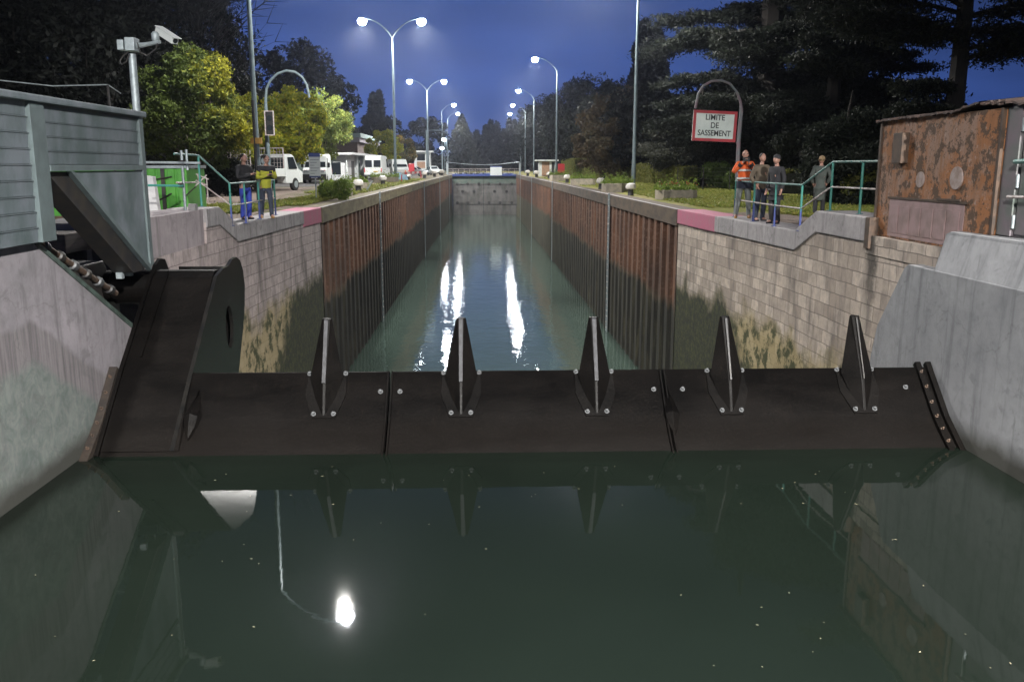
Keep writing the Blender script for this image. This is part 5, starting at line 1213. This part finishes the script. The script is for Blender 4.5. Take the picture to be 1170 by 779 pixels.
for (a_, c_, h, lab) in (((788, 216), (756, 212), 1.35, 'nearest clipped hedge section on the right lawn, right of the tall pole'), ((752, 210.6), (731, 208.5), 1.5, 'clipped hedge section just right of the tall pole'),
                     ((727, 208), (693, 206), 1.75, 'clipped hedge section just left of the tall pole'), ((690, 205), (664, 203), 2.2, 'taller clipped hedge section over the second bollard'), ((661, 203.4), (645, 201.5), 2.2, 'farthest clipped hedge section beside the red lifebuoy case')):
    a, c = atZ(*a_), atZ(*c_); hedge(lab, a.x, a.y, c.x, c.y, h, .9, int(a.x*10+a.y))
a, c = atZ(893, 221), atZ(935, 222); hedge('dark square hedge behind the man in the black coat', a.x, a.y, c.x, c.y, 1.15, 1.0, 77)
def shrub(label, px, py, r, h, m, seed, leaf=.08, n=4000, grp=None):
    p = atZ(px, py); rg = np.random.default_rng(seed); t = thing('shrub', label, 'shrub', (p.x, p.y, Q), grp); P = []
    for k in range(16): c = ball_pts(rg, (0, 0, h*.45), (r*.75, r*.6, h*.40), 1)[0]; P.append(ball_pts(rg, c, (r*.4, r*.4, h*.25), n//16))
    leaf_cloud('foliage', np.vstack(P), leaf, m, t, 1.3, .1, seed)
    b = MB()
    for k in range(5): a = k*1.26; b.tube([(p.x, p.y, Q), (p.x+r*.5*math.cos(a), p.y+r*.5*math.sin(a), Q+h*.6)], [.04, .015], 5)
    b.build('stems', bark, t)
bush = m_leaf('fresh_bush_leaves', (.085, .13, .030), (.045, .075, .02), (.12, .17, .045), 1.5)
shrub('large fresh green bush left of the man in orange', 822, 216, 1.55, 1.75, bush, 301)
shrub('fresh green bush behind the man in orange', 845, 217, 1.1, 1.6, bush, 302)
shrub('dark green bush left of the fresh green bushes', 797, 213, 1.2, 1.3, hed, 303)
shrub('yellowish leafy shrub behind the stepped railing, left of the rusty cabinet', 985, 236, .9, 1.75, m_leaf('yellowish_shrub_leaves', (.11, .12, .03), (.06, .08, .02), (.15, .14, .04), 1.5), 304, .05)
shrub('tall dark shrub next to the green container, left bank', 250, 224, 1.5, 2.2, drk, 305); shrub('dark shrub behind the stepped railing on the left bank', 272, 221, 1.3, 1.8, drk, 306)
shrub('dark shrub behind the green container', 195, 220, 2.6, 2.6, drk, 307, n=7000)
shrub('dark shrub between the container and the lit tree trunk', 228, 220, 1.8, 2.4, drk, 308, n=5000)
# grass tufts
def tufts(name, region, n, m, seed, h=.12):
    rg = np.random.default_rng(seed); P = []
    for (x0, y0, x1, y1, k) in region: P.append(np.column_stack([rg.uniform(x0, x1, k), y0+(y1-y0)*rg.uniform(0, 1, k)**1.0, np.full(k, Q+.03)+rg.uniform(0, h*.5, k)]))
    o = leaf_cloud(name, np.vstack(P), h*.55, m, None, 1.4, -.6, seed); tag(o, kind='stuff', label='short grass growing on the quay', cat='grass'); return o
gl = m_leaf('grass_blades', (.19, .23, .045), (.12, .16, .035), (.27, .25, .07), .8)
tufts('grass', [(-9.8, 27.5, -7.3, 33, 9000), (-8.2, 33, -6.6, 48, 9000), (-9.6, 48, -6.4, 70, 6000), (-8.5, 70, -6.3, 100, 2500)], 0, gl, 401)
tufts('grass', [(9.3, 25, 16, 33, 16000), (7.9, 31, 16, 42, 16000), (8, 42, 15, 62, 16000), (7.4, 62, 14, 110, 7000)], 0, gl, 402, .10)
# fallen leaves floating on the dark water
rg = np.random.default_rng(12); n = 60
o = leaf_cloud('floating_leaf_litter', np.column_stack([rg.uniform(-4.5, 5, n), rg.uniform(6.0, 11.6, n), np.full(n, -3.993)]), .012, pmat('pale_leaf_litter', (.30, .27, .18), .8), None, 1.2, 30, 5)
tag(o, kind='stuff', label='small pale leaves and specks floating on the dark water', cat='leaf litter')

# ---------------------------------------------------------------- people
def skin_mesh(name, chains, m, parent, sub=1):
    """chains: list of lists of (point, radius or (rx,ry)); the first point of a later chain may equal an existing point"""
    me = bpy.data.meshes.new(name); V = []; E = []; RR = []; idx = {}
    def vid(p, r):
        k = tuple(round(c, 3) for c in p)
        if k not in idx: idx[k] = len(V); V.append(tuple(p)); RR.append(r if hasattr(r, '__len__') else (r, r))
        return idx[k]
    for ch in chains:
        ids = [vid(p, r) for p, r in ch]; E += [(a, b) for a, b in zip(ids[:-1], ids[1:])]
    me.from_pydata(V, E, []); o = bpy.data.objects.new(name, me); COL.objects.link(o)
    sm = o.modifiers.new('s', 'SKIN'); sm.use_smooth_shade = True; o.modifiers.new('u', 'SUBSURF').levels = sub; o.modifiers['u'].render_levels = sub
    if not me.skin_vertices: 
        lay = me.attributes.new('skin', 'FLOAT', 'POINT') if False else None
    bpy.context.view_layer.objects.active = o
    if not me.skin_vertices:
        bm = bmesh.new(); bm.from_mesh(me); bm.verts.layers.skin.verify(); bm.to_mesh(me); bm.free()
    sv = me.skin_vertices[0].data
    for i, r in enumerate(RR): sv[i].radius = r
    sv[0].use_root = True
    dg = bpy.context.evaluated_depsgraph_get(); dg.update(); nm = bpy.data.meshes.new_from_object(o.evaluated_get(dg))
    bpy.data.objects.remove(o); nm.name = name; nm.materials.clear(); nm.materials.append(m)
    nm.polygons.foreach_set('use_smooth', [True]*len(nm.polygons))
    o = bpy.data.objects.new(name, nm); COL.objects.link(o); o.parent = parent; return o
skinm = pmat('skin', (.40, .225, .17), .55, 0, (.34, .18, .14), scale=8)
denim = pmat('dark_denim', (.040, .050, .075), .85, 0, (.025, .03, .05), scale=7, bmp=.3)
blackc = pmat('black_cloth', (.018, .018, .021), .85, 0, (.028, .028, .032), scale=7, bmp=.3)
hairm = pmat('dark_hair', (.03, .024, .02), .7)
def person(label, loc, rz, jm, tm, hair=None, hands='hang', legs=None, long=0.0, s=1.0, shoe=None, bald=False, collar=None, extras=None, lean=0.0, head_tilt=0., head_turn=0.):
    """faces -Y in its own space; hands: hang / face (holding a phone or camera up) / chest / pocket"""
    t = thing('person', label, 'person', (0, 0, 0))
    V = Vector; ln = lambda z: -lean*max(0, z-.9)
    hip, wst, chs, nek, hb = V((0, 0, .94)), V((0, ln(1.12), 1.12)), V((0, ln(1.34), 1.34)), V((0, ln(1.5), 1.50)), V((0, ln(1.6)-.015, 1.60))
    feet = legs or [(-.11, 0.0), (.11, 0.0)]
    L = {}
    for sd, (fx, fy) in zip((-1, 1), feet):
        L[sd] = [V((sd*.095, 0, .88)), V((sd*.10+(fx-sd*.1)*.45, -.03+fy*.4, .49)), V((fx, fy+.02, .10)), V((fx+sd*.02, fy-.13, .045))]
    A = {}
    for sd in (-1, 1):
        sh = V((sd*.185, ln(1.42), 1.42))
        if hands == 'face': el, wr = V((sd*.30, ln(1.2)-.16, 1.20)), V((sd*.075, ln(1.5)-.33, 1.47))
        elif hands == 'chest': el, wr = V((sd*.27, ln(1.15)-.05, 1.14)), V((sd*.05+.04, ln(1.2)-.30, 1.24))
        elif hands == 'pocket': el, wr = V((sd*.29, .06, 1.16)), V((sd*.20, -.07, .97))
        else: el, wr = V((sd*.25, .03, 1.15)), V((sd*.25, -.06, .90))
        A[sd] = [sh, el, wr]
    # body: one continuous surface
    ch = [[(hip, .13), (wst, .115), (chs, (.15, .11)), (nek, .055), (hb, .06)]]
    for sd in (-1, 1):
        ch.append([(hip, .13), (L[sd][0], .085), (L[sd][1], .058), (L[sd][2], .042), (L[sd][3], .04)])
        ch.append([(chs, (.15, .11)), (A[sd][0], .058), (A[sd][1], .042), (A[sd][2], .028)])
        w = A[sd][2]; d = (A[sd][2]-A[sd][1]).normalized(); pl_ = w+d*.075; ch.append([(w, .028), (pl_, (.034, .02))])
        sx = V((0, 0, 1)).cross(d); sx = sx.normalized() if sx.length > .2 else V((0, 1, 0))
        for k in range(4): 
            b0 = pl_+sx*(k-1.5)*.017+d*.012; b1 = b0+d*(.035+.006*(k in (1, 2))); b2 = b1+(d*.6+V((0, .0, -.5)) if hands != 'hang' else d*.8+V((0, -.4, 0))).normalized()*.03
            ch.append([(pl_, (.034, .02)), (b0, .010), (b1, .009), (b2, .007)])
        tb = w+d*.03; ch.append([(w, .028), (tb+sx*(-sd)*.03, .012), (tb+sx*(-sd)*.045+d*.04, .009)])
    body = skin_mesh('body', ch, skinm, t)
    # head joined into the same mesh: ellipsoid with face relief
    bm = bmesh.new(); bm.from_mesh(body.data)
    hc_ = V((0, ln(1.66)-.02, 1.665)); mt = Matrix.Translation(hc_) @ Matrix.Rotation(head_turn, 4, 'Z') @ Matrix.Rotation(head_tilt, 4, 'X')
    r = bmesh.ops.create_uvsphere(bm, u_segments=20, v_segments=14, radius=1)
    for v in r['verts']:
        x, y, z = v.co; w = 1-.22*max(0, -z)**1.5; v.co = mt @ V((x*.078*w, y*.098*w-(.012 if z < -.2 and y < 0 else 0), z*.118))
    def blob(c, rad, sc=(1, 1, 1)):
        r = bmesh.ops.create_uvsphere(bm, u_segments=8, v_segments=6, radius=1)
        for v in r['verts']: v.co = mt @ (V(c)+V((v.co.x*rad*sc[0], v.co.y*rad*sc[1], v.co.z*rad*sc[2])))
    blob((0, -.100, -.018), .016, (.8, 1.2, 1.6)); blob((-.079, .0, -.01), .022, (.4, .8, 1.3)); blob((.079, .0, -.01), .022, (.4, .8, 1.3)); blob((0, -.088, -.062), .018, (1.4, .5, .4))
    bm.to_mesh(body.data); bm.free(); body.data.polygons.foreach_set('use_smooth', [True]*len(body.data.polygons))
    def bits(nm, m, specs, base=mt):
        b = MB()
        for c, rad in specs:
            prof = [(rad[0]*math.sin(math.pi*i/8)+1e-4, -rad[2]*math.cos(math.pi*i/8)) for i in range(9)]; n0 = len(b.v); b.lathe((0, 0, 0), prof, 14)
            for i in range(n0, len(b.v)): v = V(b.v[i]); b.v[i] = tuple(base @ V((c[0]+v.x, c[1]+v.y*rad[1]/rad[0], c[2]+v.z)))
        return b.build(nm, m, t, smooth=True)
    bits('eyes', black, [((-.03, -.090, .008), (.010, .006, .006)), ((.03, -.090, .008), (.010, .006, .006))])
    if hair == 'short': bits('hair', hairm, [((0, .018, .034), (.084, .098, .092))])
    if hair == 'sides': bits('hair', pmat('grey_stubble', (.20, .15, .13), .8), [((0, .035, -.0), (.0815, .085, .07))])
    if hair == 'beanie': bits('woollen_hat', blackc, [((0, .012, .045), (.090, .106, .092))])
    if hair == 'hood': bits('hat', pmat('beige_hat', (.30, .21, .12), .9, bmp=.4), [((0, .01, .035), (.095, .112, .10)), ((0, .0, .01), (.13, .14, .012))])
    # jacket, trousers, shoes over the body
    jc = [[(V((0, 0, .84-long*.4)), (.18, .14)), (V((0, 0, .92-long*.3)), (.178, .14)), (V((0, ln(1.12), 1.12)), (.165, .13)), (V((0, ln(1.34), 1.34)), (.185, .135)), (V((0, ln(1.49), 1.49)), (.085, .08))]]
    if long: jc.insert(0, [(V((0, 0, .84-long*.4)), (.18, .14)), (V((0, .0, .88-long)), (.20, .15))])
    for sd in (-1, 1):
        d = (A[sd][2]-A[sd][1]).normalized(); jc.append([(V((0, ln(1.34), 1.34)), (.185, .135)), (A[sd][0], .088), (A[sd][1], .064), (A[sd][2]-d*.0, .05)])
    skin_mesh('jacket', jc, jm, t)
    tc_ = [[(V((0, 0, 1.04)), (.145, .12)), (V((0, 0, .90)), (.15, .12))]]
    for sd in (-1, 1): tc_.append([(V((0, 0, .90)), (.15, .12)), (L[sd][0], .105), (L[sd][1], .076), (L[sd][2]+V((0, 0, .03)), .066), (L[sd][2]+V((0, 0, -.05)), .068)])
    skin_mesh('trousers', tc_, tm, t)
    for sd in (-1, 1):
        f = L[sd][2]; skin_mesh('shoe', [[(V((f.x, f.y+.05, .05)), (.048, .048)), (V((f.x, f.y-.04, .048)), (.048, .045)), (V((f.x+sd*.02, f.y-.17, .038)), (.042, .035))]], shoe or blackc, t)
    if extras: extras(t, mt, A, ln)
    t.location = loc; t.rotation_euler = (0, 0, rz); t.scale = (s, s, s); return t
def torso_band(t, z0, z1, m, nm, ln, rx=.205, ry=.165):
    b = MB(); n = 24; v = []
    for z in (z0, z1):
        for k in range(n): a = 2*math.pi*k/n; v.append((rx*math.cos(a), ln(z)+ry*math.sin(a), z))
    b.add(v, [(k, (k+1) % n, n+(k+1) % n, n+k) for k in range(n)]); b.build(nm, m, t, smooth=True)
reflm = pmat('reflective_band', (.55, .56, .54), .4)
orj = pmat('orange_jacket_cloth', (.62, .105, .018), .8, 0, (.50, .08, .014), scale=6, bmp=.3)
def ex_orange(t, mt, A, ln):
    torso_band(t, 1.24, 1.29, reflm, 'reflective_band', ln); torso_band(t, 1.03, 1.08, reflm, 'reflective_band', ln, .195, .155); torso_band(t, .80, .99, denim, 'dark_hem', ln, .192, .152)
    w = (A[-1][2]+A[1][2])/2; MB().cbox((w.x, w.y-.05, w.z+.07), (.16, .05, .10)).build('phone', black, t, bevel=.008)
    for sd in (-1, 1):
        d = (A[sd][2]-A[sd][1]); c = A[sd][1]+d*.75; MB().tube([tuple(c-d*.12), tuple(c+d*.1)], .062, 10).build('cuff', blackc, t, smooth=True)
    b = MB(); b.tube([tuple(mt @ Vector((-.072, -.085, .01))), tuple(mt @ Vector((.072, -.085, .01)))], .011, 6); b.build('glasses', black, t)
p = atZ(848, 250); person('man in orange reflective jacket and grey trousers holding up a phone', (p.x, p.y, Q), R(-12), orj, pmat('pale_grey_trousers', (.26, .28, .27), .85, bmp=.3), 'sides', 'face', [(-.17, -.02), (.16, .02)], s=1.06, shoe=pmat('tan_boots', (.36, .20, .06), .8), extras=ex_orange)
p = atZ(867, 253.5); person('man in olive brown jacket and jeans, middle of three at the right railing', (p.x, p.y, Q), R(20), pmat('olive_brown_jacket', (.135, .105, .075), .85, 0, (.09, .07, .05), scale=5, bmp=.4), denim, 'short', 'pocket', s=1.0, head_turn=-.2)
p = atZ(884, 256.5); person('man in black coat and black woollen hat at the right railing', (p.x, p.y, Q), R(-62), blackc, blackc, 'beanie', 'hang', s=.97, long=.12)
p = atZ(931, 247); person('person in grey green long coat and beige hat behind the railing step', (p.x+.1, p.y, Q), R(165), pmat('grey_green_coat', (.085, .10, .09), .85, 0, (.06, .07, .065), scale=5, bmp=.4), blackc, 'hood', 'pocket', s=.98, long=.42)
p = atZ(284, 252); bt = pmat('bright_blue_trousers', (.035, .065, .42), .8, 0, (.025, .045, .30), scale=5, bmp=.3)
person('man in black jacket and bright blue trousers at the left railing', (p.x-.1, p.y+.2, Q), R(55), blackc, bt, 'short', 'chest', s=1.0)
def ex_yel(t, mt, A, ln):
    torso_band(t, 1.13, 1.16, blackc, 'dark_band', ln, .197, .157)
    skin_mesh('dark_yoke', [[(Vector((0, ln(1.36), 1.36)), (.195, .145)), (Vector((0, ln(1.43), 1.43)), (.16, .13)), (Vector((0, ln(1.50), 1.50)), (.095, .09))]]+[[(Vector((0, ln(1.43), 1.43)), (.16, .13)), (A[s][0], .096), (A[s][0].lerp(A[s][1], .5), .082)] for s in (-1, 1)], blackc, t)
    w = (A[-1][2]+A[1][2])/2; MB().cbox((w.x, w.y-.09, w.z+.04), (.08, .02, .13)).build('phone', black, t)
    b = MB(); b.tube([tuple(mt @ Vector((-.07, -.088, .01))), tuple(mt @ Vector((.07, -.088, .01)))], .008, 6); b.build('glasses', black, t)
p = atZ(305, 251); person('man in yellow and dark jacket leaning over the left railing', (p.x-.1, p.y+.45, Q), R(28), pmat('yellow_jacket_cloth', (.42, .42, .035), .8, 0, (.30, .31, .03), scale=5, bmp=.3), denim, 'short', 'chest', [(-.12, .12), (.14, -.02)], s=.98, lean=.32, shoe=MATS['tan_boots'], extras=ex_yel, head_tilt=.2)

# ---------------------------------------------------------------- thin haze added to give the lamps their glare halos
hm = bpy.data.materials.new('lamp_glow_haze'); hm.use_nodes = True; ht = hm.node_tree; ht.nodes.clear()
ho_ = ht.nodes.new('ShaderNodeOutputMaterial'); hv_ = ht.nodes.new('ShaderNodeVolumePrincipled'); hv_.inputs['Density'].default_value = .00045
hv_.inputs['Color'].default_value = (.80, .86, 1, 1); hv_.inputs['Anisotropy'].default_value = .90; ht.links.new(hv_.outputs[0], ho_.inputs['Volume'])
hz = MB().box(-905, -65, -10.5, 905, 1505, 32).build('haze', hm); tag(hz, kind='stuff', label='thin haze added for the glow around the lit lamps', cat='haze')
